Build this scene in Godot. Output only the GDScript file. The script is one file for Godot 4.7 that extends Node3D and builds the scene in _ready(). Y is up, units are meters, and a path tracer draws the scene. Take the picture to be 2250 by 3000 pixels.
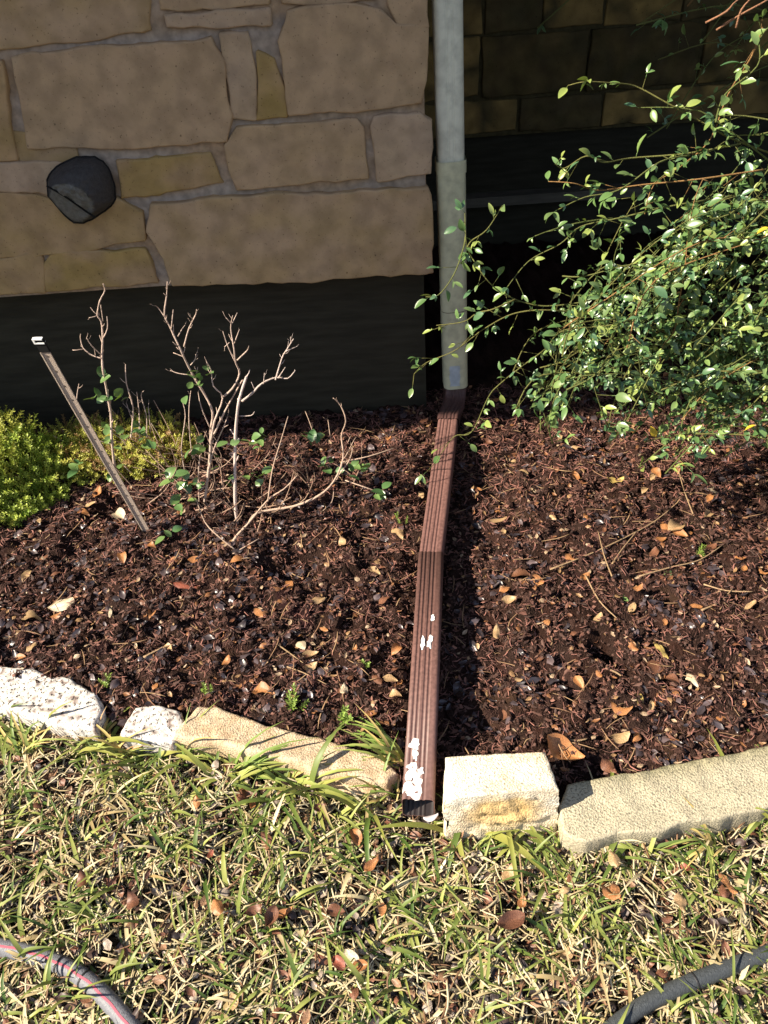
extends Node3D
# A strip of garden bed at the foot of a stone house: downspout, brown ribbed extension, limestone edging, lawn and hoses.

var rng := RandomNumberGenerator.new()
var used := {}
var M := {}
var soil_noise := FastNoiseLite.new()
var fine_noise := FastNoiseLite.new()
var patch_noise := FastNoiseLite.new()
var clod_noise := FastNoiseLite.new()
const SUN_ELEVATION := 37.5
const SUN_TURN := 16.0
var hollow := Vector3(0.4954, 0.0172, -1.2005)
var spout_line := [Vector3(0.0328, -0.0047, -0.8919), Vector3(0.2262, 0.0900, -2.1217)]
var shadow_dips := [[Vector3(-0.2452, 0.0483, -1.5636), 0.075, 0.06], [Vector3(-0.3509, 0.0317, -1.3700), 0.035, 0.035], [Vector3(-0.8421, 0.0560, -1.6537), 0.06, 0.04], [Vector3(-0.7824, 0.0697, -1.8130), 0.05, 0.045], [Vector3(-0.5229, 0.0587, -1.6852), 0.06, 0.04], [Vector3(-0.0481, 0.0548, -1.6395), 0.06, 0.03], [Vector3(0.8890, 0.0627, -1.7316), 0.04, 0.03]]  # dips added to the bed so that dark shadow gathers in them
var mouth_at := Vector3(0.0295, -0.0254, -0.8569)
var edge_line := [Vector2(-1.2166, -1.3166), Vector2(-0.9535, -1.2229), Vector2(-0.7294, -1.1311), Vector2(-0.5595, -1.0855), Vector2(-0.2689, -0.9960), Vector2(-0.0186, -0.9255), Vector2(0.0279, -0.8895), Vector2(0.2018, -0.8868), Vector2(0.4105, -0.8707), Vector2(0.5578, -0.8806), Vector2(0.7729, -0.9130), Vector2(1.0370, -0.9663)]


func _ready():
	rng.seed = 20
	# ---- camera, sky, sun, exposure
	var cam := Camera3D.new()
	cam.name = "camera"
	cam.position = Vector3(0, 1.5, 0)
	cam.rotation_degrees = Vector3(-40, 0, -4)
	cam.fov = 66.0
	cam.near = 0.02
	cam.far = 400.0
	add_child(cam)
	cam.current = true
	var env := Environment.new()
	env.background_mode = Environment.BG_SKY
	var sky := Sky.new()
	var sm := ProceduralSkyMaterial.new()
	sm.sky_top_color = Color(0.54, 0.61, 0.74)
	sm.sky_horizon_color = Color(0.80, 0.82, 0.83)
	sm.sky_curve = 0.2
	sm.ground_bottom_color = Color(0.2, 0.19, 0.14)
	sm.ground_horizon_color = Color(0.4, 0.42, 0.4)
	sm.sky_energy_multiplier = 0.8
	sky.sky_material = sm
	env.sky = sky
	env.tonemap_mode = Environment.TONE_MAPPER_LINEAR
	env.tonemap_exposure = 2.35
	env.sdfgi_enabled = true
	env.ssao_enabled = true
	env.ssil_enabled = true
	var we := WorldEnvironment.new()
	we.name = "world_environment"
	we.environment = env
	add_child(we)
	var sun := DirectionalLight3D.new()
	sun.name = "sun"
	sun.light_energy = 1.6
	sun.light_color = Color(1.0, 0.95, 0.86)
	sun.light_angular_distance = 0.5
	sun.shadow_enabled = true
	add_child(sun)
	var el := deg_to_rad(SUN_ELEVATION)
	var az := deg_to_rad(SUN_TURN)
	var towards := Vector3(cos(el) * cos(az), -sin(el), -cos(el) * sin(az))
	sun.look_at_from_position(Vector3.ZERO, towards, Vector3.UP)

	soil_noise.seed = 3
	soil_noise.frequency = 6.0
	soil_noise.fractal_octaves = 3
	fine_noise.seed = 8
	fine_noise.frequency = 38.0
	fine_noise.fractal_octaves = 3
	clod_noise.seed = 21
	clod_noise.frequency = 15.0
	clod_noise.fractal_octaves = 2
	patch_noise.seed = 15
	patch_noise.frequency = 3.2
	patch_noise.fractal_octaves = 2
	materials()
	ground()
	left_wall()
	recess_wall()
	eave()
	downspout()
	extension()
	edging()
	faucet_cover()
	mulch()
	lawn_grass()
	fallen_leaves()
	sticks()
	ground_cover()
	stake()
	shrubs()
	seedlings()
	tufts()
	bush()
	hoses()


# ------------------------------------------------------------------ naming
func numbered(called: String) -> String:
	if not used.has(called):
		used[called] = 0
		return called
	used[called] += 1
	return "%s_%03d" % [called, used[called]]


func tag(o, label: String, category: String, group := "", kind := ""):
	if label:
		o.set_meta("label", label)
	if category:
		o.set_meta("category", category)
	if group:
		o.set_meta("group", group)
	if kind:
		o.set_meta("kind", kind)
	return o


func thing(called: String, label: String, category: String, at := Vector3.ZERO, group := "") -> Node3D:
	var o := Node3D.new()
	o.name = numbered(called)
	add_child(o, true)
	o.position = at
	tag(o, label, category, group)
	return o


func put(called: String, mesh: Mesh, m: Material, parent = null) -> MeshInstance3D:
	# vertices are given in the world; a parent that stands elsewhere is subtracted
	var o := MeshInstance3D.new()
	o.mesh = mesh
	o.material_override = m
	if parent == null:
		o.name = numbered(called)
		add_child(o, true)
	else:
		o.name = called
		parent.add_child(o, true)
		var back := Vector3.ZERO
		var p = parent
		while p != self:
			back += p.position
			p = p.get_parent()
		o.position = -back
	return o


# ------------------------------------------------------------------ materials
func noise_tex(kind: int, freq: float, lo: float, hi: float, at := 0.5, octaves := 4, sd := 1, size := 512, wide := 0.3) -> NoiseTexture2D:
	var n := FastNoiseLite.new()
	n.noise_type = kind
	n.seed = sd
	n.frequency = freq
	n.fractal_octaves = octaves
	if kind == FastNoiseLite.TYPE_CELLULAR:
		n.fractal_type = FastNoiseLite.FRACTAL_NONE
		n.cellular_jitter = 1.0
	var t := NoiseTexture2D.new()
	t.width = size
	t.height = size
	t.seamless = true
	t.noise = n
	var g := Gradient.new()
	g.offsets = PackedFloat32Array([maxf(0.0, at - wide), minf(1.0, at + wide)])
	g.colors = PackedColorArray([Color(lo, lo, lo), Color(hi, hi, hi)])
	t.color_ramp = g
	return t


func mat(key: String, tex, tile: float, bump, bump_cm: float, rough: float, specular := 0.4, tint := Color.WHITE, vc := true) -> StandardMaterial3D:
	var m := StandardMaterial3D.new()
	m.resource_name = key
	m.albedo_color = tint
	m.vertex_color_use_as_albedo = vc
	m.roughness = rough
	m.metallic_specular = specular
	if tex:
		m.albedo_texture = tex
	if bump:
		m.heightmap_enabled = true
		m.heightmap_texture = bump
		m.heightmap_scale = bump_cm
	if tex or bump:
		m.uv1_triplanar = true
		m.uv1_world_triplanar = true
		m.uv1_scale = Vector3.ONE * tile
	M[key] = m
	return m


func materials():
	var grain := noise_tex(FastNoiseLite.TYPE_SIMPLEX_SMOOTH, 0.02, 0.82, 1.0, 0.5, 5, 4)
	var grit := noise_tex(FastNoiseLite.TYPE_SIMPLEX_SMOOTH, 0.06, 0.0, 1.0, 0.5, 5, 5)
	var pits := noise_tex(FastNoiseLite.TYPE_SIMPLEX_SMOOTH, 0.045, 0.4, 1.0, 0.24, 4, 6, 512, 0.05)
	var pits_h := noise_tex(FastNoiseLite.TYPE_SIMPLEX_SMOOTH, 0.045, 0.0, 1.0, 0.24, 4, 6, 512, 0.08)
	var streak := noise_tex(FastNoiseLite.TYPE_SIMPLEX_SMOOTH, 0.012, 0.85, 1.0, 0.5, 5, 9)
	var specks := noise_tex(FastNoiseLite.TYPE_SIMPLEX_SMOOTH, 0.07, 0.62, 1.0, 0.17, 4, 44, 512, 0.07)
	mat("sandstone", specks, 2.6, grit, 0.05, 0.95, 0.2)
	M["sandstone"].detail_enabled = true
	M["sandstone"].detail_albedo = noise_tex(FastNoiseLite.TYPE_SIMPLEX_SMOOTH, 0.010, 0.88, 1.0, 0.42, 5, 31)
	M["sandstone"].detail_blend_mode = BaseMaterial3D.BLEND_MODE_MUL
	M["sandstone"].uv2_triplanar = true
	M["sandstone"].uv2_world_triplanar = true
	M["sandstone"].uv2_scale = Vector3(0.35, 2.2, 1.0)
	mat("mortar", grain, 3.0, grit, 0.05, 0.95, 0.2)
	mat("concrete", streak, 2.0, grit, 0.04, 0.9, 0.25)
	M["concrete"].uv1_scale = Vector3(0.7, 5.0, 2.0)
	mat("limestone", pits, 4.0, pits_h, 0.35, 0.9, 0.3)
	M["limestone"].detail_enabled = true
	M["limestone"].detail_albedo = noise_tex(FastNoiseLite.TYPE_SIMPLEX_SMOOTH, 0.03, 0.7, 1.0, 0.42, 6, 32)
	M["limestone"].detail_blend_mode = BaseMaterial3D.BLEND_MODE_MUL
	M["limestone"].uv2_triplanar = true
	M["limestone"].uv2_world_triplanar = true
	M["limestone"].uv2_scale = Vector3.ONE * 3.0
	mat("roughstone", noise_tex(FastNoiseLite.TYPE_SIMPLEX_SMOOTH, 0.05, 0.66, 1.0, 0.33, 5, 45, 512, 0.16), 6.0, grit, 0.12, 0.92, 0.3)
	mat("soil", grain, 6.0, grit, 0.5, 0.95, 0.2)
	mat("pipe", noise_tex(FastNoiseLite.TYPE_SIMPLEX_SMOOTH, 0.02, 0.86, 1.0, 0.35, 5, 12), 2.5, null, 0.0, 0.42, 0.5)
	mat("brown", noise_tex(FastNoiseLite.TYPE_SIMPLEX_SMOOTH, 0.03, 0.78, 1.0, 0.4, 5, 13), 5.0, null, 0.0, 0.5, 0.45)
	mat("flake", null, 1.0, null, 0.0, 0.7, 0.4)
	mat("plain", null, 1.0, null, 0.0, 0.85, 0.3)
	mat("glossy_litter", null, 1.0, null, 0.0, 0.33, 0.55)
	mat("bark", noise_tex(FastNoiseLite.TYPE_SIMPLEX_SMOOTH, 0.05, 0.72, 1.0, 0.45, 4, 14), 14.0, grit, 0.1, 0.85, 0.3)
	mat("hose", noise_tex(FastNoiseLite.TYPE_SIMPLEX_SMOOTH, 0.03, 0.82, 1.0, 0.45, 5, 17), 9.0, grit, 0.05, 0.5, 0.4)
	mat("dark_cloth", grain, 8.0, grit, 0.15, 0.8, 0.3)
	mat("leaf", null, 1.0, null, 0.0, 0.34, 0.6)
	M["leaf"].backlight_enabled = true
	M["leaf"].backlight = Color(0.55, 0.6, 0.3)
	mat("dry_leaf", noise_tex(FastNoiseLite.TYPE_SIMPLEX_SMOOTH, 0.03, 0.6, 1.0, 0.45, 5, 18), 22.0, null, 0.0, 0.5, 0.45)
	M["dry_leaf"].backlight_enabled = true
	M["dry_leaf"].backlight = Color(0.3, 0.22, 0.14)
	mat("grass", null, 1.0, null, 0.0, 0.5, 0.45)
	M["grass"].backlight_enabled = true
	M["grass"].backlight = Color(0.5, 0.5, 0.3)


# ------------------------------------------------------------------ terrain
func edge_z(x: float) -> float:
	if x <= edge_line[0].x:
		return edge_line[0].y
	for i in edge_line.size() - 1:
		if x <= edge_line[i + 1].x:
			return lerpf(edge_line[i].y, edge_line[i + 1].y, (x - edge_line[i].x) / (edge_line[i + 1].x - edge_line[i].x))
	return edge_line[-1].y


func height(x: float, z: float) -> float:
	var bed := 0.09 * clampf((-1.0 - z) / 1.05, 0.0, 1.0)
	var t := smoothstep(-0.02, 0.05, z - edge_z(x))
	var off := absf(x - lerpf(spout_line[0].x, spout_line[1].x, (z - spout_line[0].z) / (spout_line[1].z - spout_line[0].z)) - 0.06)
	var hole := 0.028 * smoothstep(0.19, 0.06, off) * smoothstep(-0.92, -1.02, z) * smoothstep(-2.05, -1.85, z)  # trench added along the extension to widen its cast shadow
	for q in shadow_dips:
		hole += q[2] * exp(-pow(Vector2((x - q[0].x) * 0.8, z - q[0].z).length() / q[1], 4.0))
	hole += 0.13 * exp(-pow(Vector2(x - hollow.x, z - hollow.z).length() / 0.032, 4.0)) + 0.02 * exp(-Vector2(x - mouth_at.x, z - mouth_at.z - 0.045).length_squared() / 0.002)
	return lerpf(bed, -0.03, t) - hole + 0.022 * soil_noise.get_noise_2d(x, z) + 0.022 * (1.0 - 0.6 * t) * clod_noise.get_noise_2d(x, z) + 0.010 * fine_noise.get_noise_2d(x, z)


func ground():
	var xs := [-60.0, -25.0, -10.0, -5.0, -3.0, -2.3]
	var v := -1.95
	while v < 2.15:
		xs.append(v)
		v += 0.0125
	xs.append_array([2.5, 3.2, 5.0, 10.0, 25.0, 60.0])
	var zs := [-40.0, -12.0, -5.0, -3.9]
	v = -3.6
	while v < 0.45:
		zs.append(v)
		v += 0.06 if v < -2.4 else 0.0125
	zs.append_array([0.7, 1.2, 2.5, 5.0, 12.0, 30.0, 80.0])
	var tools := [SurfaceTool.new(), SurfaceTool.new()]
	for s in tools:
		s.begin(Mesh.PRIMITIVE_TRIANGLES)
	var grid := []
	for z in zs:
		var row := PackedVector3Array()
		for x in xs:
			row.append(Vector3(x, height(x, z), z))
		grid.append(row)
	for j in zs.size() - 1:
		for i in xs.size() - 1:
			var x: float = (xs[i] + xs[i + 1]) / 2
			var z: float = (zs[j] + zs[j + 1]) / 2
			var lawn := z > edge_z(x) + 0.015
			var s: SurfaceTool = tools[1 if lawn else 0]
			for q in [grid[j][i], grid[j][i + 1], grid[j + 1][i + 1], grid[j][i], grid[j + 1][i + 1], grid[j + 1][i]]:
				var n: float = 0.5 + 0.5 * patch_noise.get_noise_2d(q.x, q.z)
				s.set_color(Color(0.035, 0.025, 0.018).lerp(Color(0.06, 0.047, 0.03), n) if lawn else Color(0.022, 0.012, 0.010).lerp(Color(0.052, 0.028, 0.022), n))
				s.add_vertex(q)
	for k in 2:
		var s: SurfaceTool = tools[k]
		s.generate_normals()
		s.index()
		var o = put(["garden_bed", "lawn"][k], s.commit(), M.soil)
		tag(o, ["dark mulched garden bed between the stone house and the stone edging", "thin lawn soil in front of the stone edging"][k], "ground", "", "structure")


# ------------------------------------------------------------------ shapes
func tri(s: SurfaceTool, a: Vector3, b: Vector3, c: Vector3, out: Vector3):
	# Godot's front faces run clockwise
	if (b - a).cross(c - a).dot(out) > 0.0:
		var k := b
		b = c
		c = k
	s.add_vertex(a)
	s.add_vertex(b)
	s.add_vertex(c)


func finish(s: SurfaceTool) -> ArrayMesh:
	s.generate_normals()
	s.index()
	return s.commit()


func start() -> SurfaceTool:
	var s := SurfaceTool.new()
	s.begin(Mesh.PRIMITIVE_TRIANGLES)
	return s


func even(poly, step: float, jitter: float, sd := 0.0) -> PackedVector2Array:
	var r := PackedVector2Array()
	var n := poly.size() as int
	for i in n:
		var a: Vector2 = poly[i]
		var b: Vector2 = poly[(i + 1) % n]
		var k := maxi(1, int(round(a.distance_to(b) / step)))
		for j in k:
			var p := a.lerp(b, float(j) / k)
			var out := (b - a).orthogonal().normalized()
			r.append(p + out * jitter * (soil_noise.get_noise_3d(p.x * 1.6, p.y * 1.6, sd) + 0.22 * fine_noise.get_noise_3d(p.x, p.y, sd)))
	return r


func border_distance(p: Vector2, poly: PackedVector2Array) -> float:
	var d := 1e9
	var n := poly.size()
	for i in n:
		d = minf(d, p.distance_squared_to(Geometry2D.get_closest_point_to_segment(p, poly[i], poly[(i + 1) % n])))
	return sqrt(d)


func slab(poly, at: Callable, depth: float, top: Callable, radius: float, step: float, jitter: float, tint: Callable, flare := 0.0) -> ArrayMesh:
	# a stone with the outline poly (u, v): its face at top(u, v), rounded over radius, its sides going down by depth; at(u, v, w) places it
	var border := even(poly, step, jitter)
	if Geometry2D.is_polygon_clockwise(border):
		border.reverse()
	var pts := PackedVector2Array(border)
	for k in [0.3, 0.75, 1.25]:
		for ring in Geometry2D.offset_polygon(border, -radius * k):
			pts.append_array(even(ring, step, 0.0))
	var box := Rect2(border[0], Vector2.ZERO)
	for p in border:
		box = box.expand(p)
	var u := box.position.x
	var odd := false
	while u < box.end.x:
		var v := box.position.y + (step * 0.6 if odd else 0.0)
		while v < box.end.y:
			var p := Vector2(u + rng.randf_range(-0.2, 0.2) * step, v + rng.randf_range(-0.2, 0.2) * step)
			if Geometry2D.is_point_in_polygon(p, border) and border_distance(p, border) > radius * 1.25 + step * 0.5:
				pts.append(p)
			v += step * 1.2
		u += step * 1.2
		odd = not odd
	var ws := PackedFloat32Array()
	for i in pts.size():
		var d := 0.0 if i < border.size() else minf(border_distance(pts[i], border), radius)
		var drop := radius - sqrt(maxf(0.0, radius * radius - (radius - d) * (radius - d)))
		ws.append(top.call(pts[i].x, pts[i].y) - drop)
	var s := start()
	var index := Geometry2D.triangulate_delaunay(pts)
	for i in range(0, index.size(), 3):
		var a := index[i]
		var b := index[i + 1]
		var c := index[i + 2]
		var mid := (pts[a] + pts[b] + pts[c]) / 3
		if not Geometry2D.is_point_in_polygon(mid, border):
			continue
		if (pts[b] - pts[a]).cross(pts[c] - pts[a]) > 0:
			var k := b
			b = c
			c = k
		for q in [a, b, c]:
			s.set_color(tint.call(pts[q].x, pts[q].y, 0.0))
			s.add_vertex(at.call(pts[q].x, pts[q].y, ws[q]))
	var n := border.size()
	var middle := box.get_center()
	var rows := 4
	for j in rows:
		for i in n:
			var quad := []
			for q in [[i, j], [(i + 1) % n, j], [(i + 1) % n, j + 1], [i, j + 1]]:
				var p: Vector2 = border[q[0]]
				var f := float(q[1]) / rows
				var wob := 0.0 if q[1] == 0 else jitter * 0.6 * fine_noise.get_noise_3d(p.x * 0.6, p.y * 0.6, f * depth + 5.0)
				var out := (p - middle).normalized() * (flare * f + wob)
				quad.append([p + out, ws[q[0]] - depth * f, f])
			for q in [0, 1, 2, 0, 2, 3]:
				var c = quad[q]
				s.set_color(tint.call(c[0].x, c[0].y, c[2]))
				s.add_vertex(at.call(c[0].x, c[0].y, c[1]))
	return finish(s)


func tube(s: SurfaceTool, path: Array, radii: Array, sides := 6, squash := 1.0):
	var rings := []
	var up := Vector3.UP
	for i in path.size():
		var d: Vector3 = (path[mini(i + 1, path.size() - 1)] - path[maxi(i - 1, 0)]).normalized()
		if absf(d.dot(up)) > 0.95:
			up = Vector3(0.3, 0.2, 1).normalized()
		var x := d.cross(up).normalized()
		var y := x.cross(d).normalized()
		up = y
		var ring := []
		for k in sides:
			var a := TAU * k / sides
			ring.append(path[i] + (x * cos(a) + y * sin(a) * squash) * radii[i])
		rings.append(ring)
	for i in path.size() - 1:
		for k in sides:
			var l := (k + 1) % sides
			for q in [rings[i][k], rings[i][l], rings[i + 1][l], rings[i][k], rings[i + 1][l], rings[i + 1][k]]:
				s.add_vertex(q)
	for e in [0, path.size() - 1]:
		for k in range(1, sides - 1):
			var d: Vector3 = path[e] - path[1 if e == 0 else e - 1]
			tri(s, rings[e][0], rings[e][k], rings[e][k + 1], d)


func smooth_path(pts: Array, each := 4) -> Array:
	var r := []
	for i in pts.size() - 1:
		var p0 = pts[maxi(i - 1, 0)]
		var p3 = pts[mini(i + 2, pts.size() - 1)]
		for k in each:
			r.append(pts[i].cubic_interpolate(pts[i + 1], p0, p3, float(k) / each))
	r.append(pts[-1])
	return r


func taper(n: int, a: float, b: float) -> Array:
	var r := []
	for i in n:
		r.append(lerpf(a, b, float(i) / maxi(1, n - 1)))
	return r


func box_into(s: SurfaceTool, lo: Vector3, hi: Vector3):
	var c := []
	for k in 8:
		c.append(Vector3(hi.x if k & 1 else lo.x, hi.y if k & 2 else lo.y, hi.z if k & 4 else lo.z))
	for f in [[0, 1, 3, 2, 0], [4, 5, 7, 6, 0], [0, 1, 5, 4, 0], [2, 3, 7, 6, 0], [0, 2, 6, 4, 0], [1, 3, 7, 5, 0]]:
		var out: Vector3 = (c[f[0]] + c[f[2]]) / 2 - (lo + hi) / 2
		s.set_smooth_group(-1)
		tri(s, c[f[0]], c[f[1]], c[f[2]], out)
		tri(s, c[f[0]], c[f[2]], c[f[3]], out)


func box_mesh(lo: Vector3, hi: Vector3, c: Color) -> ArrayMesh:
	var s := start()
	s.set_color(c)
	box_into(s, lo, hi)
	return finish(s)


# ------------------------------------------------------------------ walls
func wall_stone(poly, z: float, tone: Color, ochre: float, proud: float, parent, step := 0.02):
	# the outline was taken at the joint's edge: the stone's shoulder runs a little way under the mortar
	poly = Geometry2D.offset_polygon(PackedVector2Array(poly), 0.0055)[0]
	var sd := rng.randf() * 50.0
	var tilt := Vector2(rng.randf_range(-0.03, 0.03), rng.randf_range(-0.03, 0.03))
	var mid: Vector2 = poly[0]
	var at := func(u, v, w): return Vector3(u, v, z + w)
	var top := func(u, v): return proud + 0.004 * soil_noise.get_noise_3d(u * 1.4, v * 1.4, sd) + 0.0016 * fine_noise.get_noise_3d(u, v, sd) + clampf(tilt.x * (u - mid.x) + tilt.y * (v - mid.y), -0.004, 0.004)
	var tint := func(u, v, _f):
		var k := clampf(0.5 + patch_noise.get_noise_3d(u * 2.2, v * 3.0, sd) * 1.6, 0.0, 1.0)
		var k2 := clampf(0.5 + soil_noise.get_noise_3d(u * 0.6, v * 2.5, sd + 9.0) * 1.2, 0.0, 1.0)
		return tone.lerp(Color(0.41, 0.285, 0.10), clampf(ochre * k * 1.3, 0.0, 0.9)).lerp(tone * 0.84, 0.3 * k2)
	proud *= 0.62
	var o = put("stone", slab(poly, at, proud + 0.02, top, 0.0045, step, 0.009, tint), M.sandstone, parent)
	return o


func courses(x0: float, x1: float, y0: float, y1: float, z: float, tone: Color, parent, skip: Callable):
	var y := y0
	while y < y1:
		var h := minf(rng.randf_range(0.11, 0.24), y1 - y)
		var x := x0 + rng.randf_range(-0.1, 0.05)
		while x < x1:
			var l := rng.randf_range(0.16, 0.55)
			var j := 0.011
			var p := [Vector2(x + j, y + j), Vector2(x + l - j, y + j + rng.randf_range(-0.006, 0.012)), Vector2(x + l - j + rng.randf_range(-0.02, 0.01), y + h - j), Vector2(x + j, y + h - j)]
			if not skip.call(Vector2(x + l / 2, y + h / 2), l, h) and h > 0.05:
				wall_stone(p, z, tone * rng.randf_range(0.8, 1.1), rng.randf() * 0.6, rng.randf_range(0.006, 0.013), parent, 0.035)
			x += l
		y += h


func left_wall():
	var t := thing("stone_wall", "tan sandstone house wall on the left with a dark foundation below it", "wall", Vector3(0.18, 0.1, -2.15))
	put("backing", box_mesh(Vector3(-6, 0.585, -2.45), Vector3(0.172, 2.6, -2.158), Color(0.455, 0.335, 0.225)), M.mortar, t)
	# troweled mortar: grey cement smeared over brown, never quite flat
	var s := start()
	for j in 64:
		for i in 130:
			for q in [[0, 0], [1, 1], [1, 0], [0, 0], [0, 1], [1, 1]]:
				var u: float = -2.43 + (i + q[0]) * 0.02
				var v: float = 0.586 + (j + q[1]) * 0.02
				var k := clampf(0.5 + 1.6 * soil_noise.get_noise_3d(u * 0.35, v * 1.8, 3.0), 0.0, 1.0)
				s.set_color(Color(0.43, 0.305, 0.195).lerp(Color(0.41, 0.345, 0.285), k))
				s.add_vertex(Vector3(u, v, -2.1535 + 0.003 * soil_noise.get_noise_3d(u, v, 7.0)))
	put("mortar", finish(s), M.mortar, t)
	put("return_side", box_mesh(Vector3(-0.2, 0.57, -3.7), Vector3(0.168, 2.6, -2.452), Color(0.455, 0.335, 0.225)), M.mortar, t)
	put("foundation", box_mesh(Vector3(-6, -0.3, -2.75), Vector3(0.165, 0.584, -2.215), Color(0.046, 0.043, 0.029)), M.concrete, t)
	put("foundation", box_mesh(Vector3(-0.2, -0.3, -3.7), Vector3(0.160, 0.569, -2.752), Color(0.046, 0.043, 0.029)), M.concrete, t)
	var tan_tone := Color(0.50, 0.35, 0.215)
	var pale := Color(0.50, 0.365, 0.25)
	var warm := Color(0.455, 0.31, 0.17)
	wall_stone([Vector2(-0.8226, 1.3174), Vector2(-0.4499, 1.2956), Vector2(-0.4639, 1.2090), Vector2(-0.6311, 1.1964), Vector2(-0.8212, 1.1905), Vector2(-0.8719, 1.1892)], -2.15, tan_tone, 0.35, 0.008, t)
	wall_stone([Vector2(-0.4201, 1.2939), Vector2(-0.1801, 1.2799), Vector2(-0.1853, 1.2452), Vector2(-0.2963, 1.2445), Vector2(-0.3710, 1.2406), Vector2(-0.4278, 1.2481)], -2.15, tan_tone, 0.1, 0.006, t)
	wall_stone([Vector2(-0.4209, 1.2330), Vector2(-0.3791, 1.2316), Vector2(-0.1850, 1.2306), Vector2(-0.1853, 1.2029), Vector2(-0.3839, 1.2095), Vector2(-0.4216, 1.2139)], -2.15, pale, 0.1, 0.009, t)
	wall_stone([Vector2(-0.1499, 1.2781), Vector2(0.0715, 1.2652), Vector2(0.0667, 1.2366), Vector2(-0.0380, 1.2396), Vector2(-0.1486, 1.2431)], -2.15, tan_tone, 0.0, 0.006, t)
	wall_stone([Vector2(0.0867, 1.2643), Vector2(0.1722, 1.2593), Vector2(0.1780, 1.1790), Vector2(0.1153, 1.1860), Vector2(0.0907, 1.2226)], -2.15, tan_tone, 0.0, 0.010, t)
	wall_stone([Vector2(-0.1399, 1.2247), Vector2(0.0136, 1.2293), Vector2(0.0749, 1.2183), Vector2(0.1043, 1.1802), Vector2(0.1754, 1.1737), Vector2(0.1771, 1.0619), Vector2(0.1615, 1.0128), Vector2(-0.0001, 1.0103), Vector2(-0.1612, 1.0127), Vector2(-0.1638, 1.1120), Vector2(-0.1664, 1.1681)], -2.15, tan_tone, 0.05, 0.012, t)
	wall_stone([Vector2(-0.7969, 1.1708), Vector2(-0.7507, 1.1762), Vector2(-0.6047, 1.1794), Vector2(-0.3306, 1.1792), Vector2(-0.3122, 1.1325), Vector2(-0.3136, 1.0182), Vector2(-0.3345, 0.9618), Vector2(-0.5268, 0.9572), Vector2(-0.6077, 0.9594), Vector2(-0.7131, 0.9695), Vector2(-0.8242, 0.9767), Vector2(-0.8153, 1.0413), Vector2(-0.8038, 1.1058)], -2.15, tan_tone, 0.08, 0.011, t)
	wall_stone([Vector2(-0.8828, 1.1610), Vector2(-0.8262, 1.1631), Vector2(-0.8443, 1.0672), Vector2(-0.8666, 0.9521), Vector2(-0.9637, 0.9508)], -2.15, warm, 0.4, 0.010, t)
	wall_stone([Vector2(-0.3010, 1.1861), Vector2(-0.2409, 1.1879), Vector2(-0.2397, 1.1449), Vector2(-0.2351, 1.0934), Vector2(-0.2529, 1.0063), Vector2(-0.3049, 1.0146), Vector2(-0.2990, 1.1204)], -2.15, pale, 0.15, 0.010, t)
	wall_stone([Vector2(-0.2221, 1.1438), Vector2(-0.1897, 1.1295), Vector2(-0.1739, 1.0662), Vector2(-0.1766, 1.0076), Vector2(-0.2438, 1.0045), Vector2(-0.2296, 1.0873)], -2.15, warm, 0.75, 0.007, t)
	wall_stone([Vector2(-0.9673, 0.9413), Vector2(-0.8065, 0.9326), Vector2(-0.7138, 0.9225), Vector2(-0.6514, 0.8501), Vector2(-0.7421, 0.8287), Vector2(-0.8350, 0.8680), Vector2(-0.9884, 0.8865)], -2.15, pale, 0.1, 0.008, t)
	wall_stone([Vector2(-0.6138, 0.9243), Vector2(-0.3794, 0.9302), Vector2(-0.3620, 0.8576), Vector2(-0.5122, 0.8447), Vector2(-0.6275, 0.8395)], -2.15, warm, 0.6, 0.009, t)
	wall_stone([Vector2(-0.2974, 0.9807), Vector2(-0.0023, 0.9816), Vector2(0.0099, 0.9633), Vector2(0.0155, 0.8471), Vector2(-0.3233, 0.8387), Vector2(-0.3351, 0.8827), Vector2(-0.3309, 0.9444)], -2.15, tan_tone, 0.15, 0.010, t)
	wall_stone([Vector2(0.0465, 0.9859), Vector2(0.1583, 0.9923), Vector2(0.1807, 0.9698), Vector2(0.1814, 0.8481), Vector2(0.0517, 0.8406), Vector2(0.0427, 0.9231), Vector2(0.0373, 0.9678)], -2.15, pale, 0.1, 0.012, t)
	wall_stone([Vector2(-0.9940, 0.8720), Vector2(-0.8385, 0.8573), Vector2(-0.7452, 0.8185), Vector2(-0.6403, 0.8390), Vector2(-0.5878, 0.7957), Vector2(-0.5992, 0.7272), Vector2(-0.7563, 0.7087), Vector2(-1.0589, 0.7034)], -2.15, warm, 0.35, 0.009, t)
	wall_stone([Vector2(-0.5533, 0.8143), Vector2(-0.3692, 0.8191), Vector2(0.0982, 0.8073), Vector2(0.1708, 0.8066), Vector2(0.1834, 0.7002), Vector2(0.1831, 0.5766), Vector2(-0.0559, 0.5797), Vector2(-0.2837, 0.5837), Vector2(-0.5458, 0.5949), Vector2(-0.5512, 0.6699), Vector2(-0.5770, 0.7462)], -2.15, tan_tone, 0.3, 0.013, t)
	wall_stone([Vector2(-0.8523, 0.7021), Vector2(-0.6058, 0.6950), Vector2(-0.5920, 0.6046), Vector2(-0.8998, 0.6018), Vector2(-0.8870, 0.6635)], -2.15, warm, 0.85, 0.008, t)
	wall_stone([Vector2(-1.0612, 0.6975), Vector2(-0.8906, 0.7018), Vector2(-0.9144, 0.5989), Vector2(-1.0985, 0.6005)], -2.15, warm, 0.3, 0.010, t)
	courses(-2.4, -1.12, 0.6, 1.3, -2.15, tan_tone, t, func(_p, _l, _h): return false)
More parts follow.
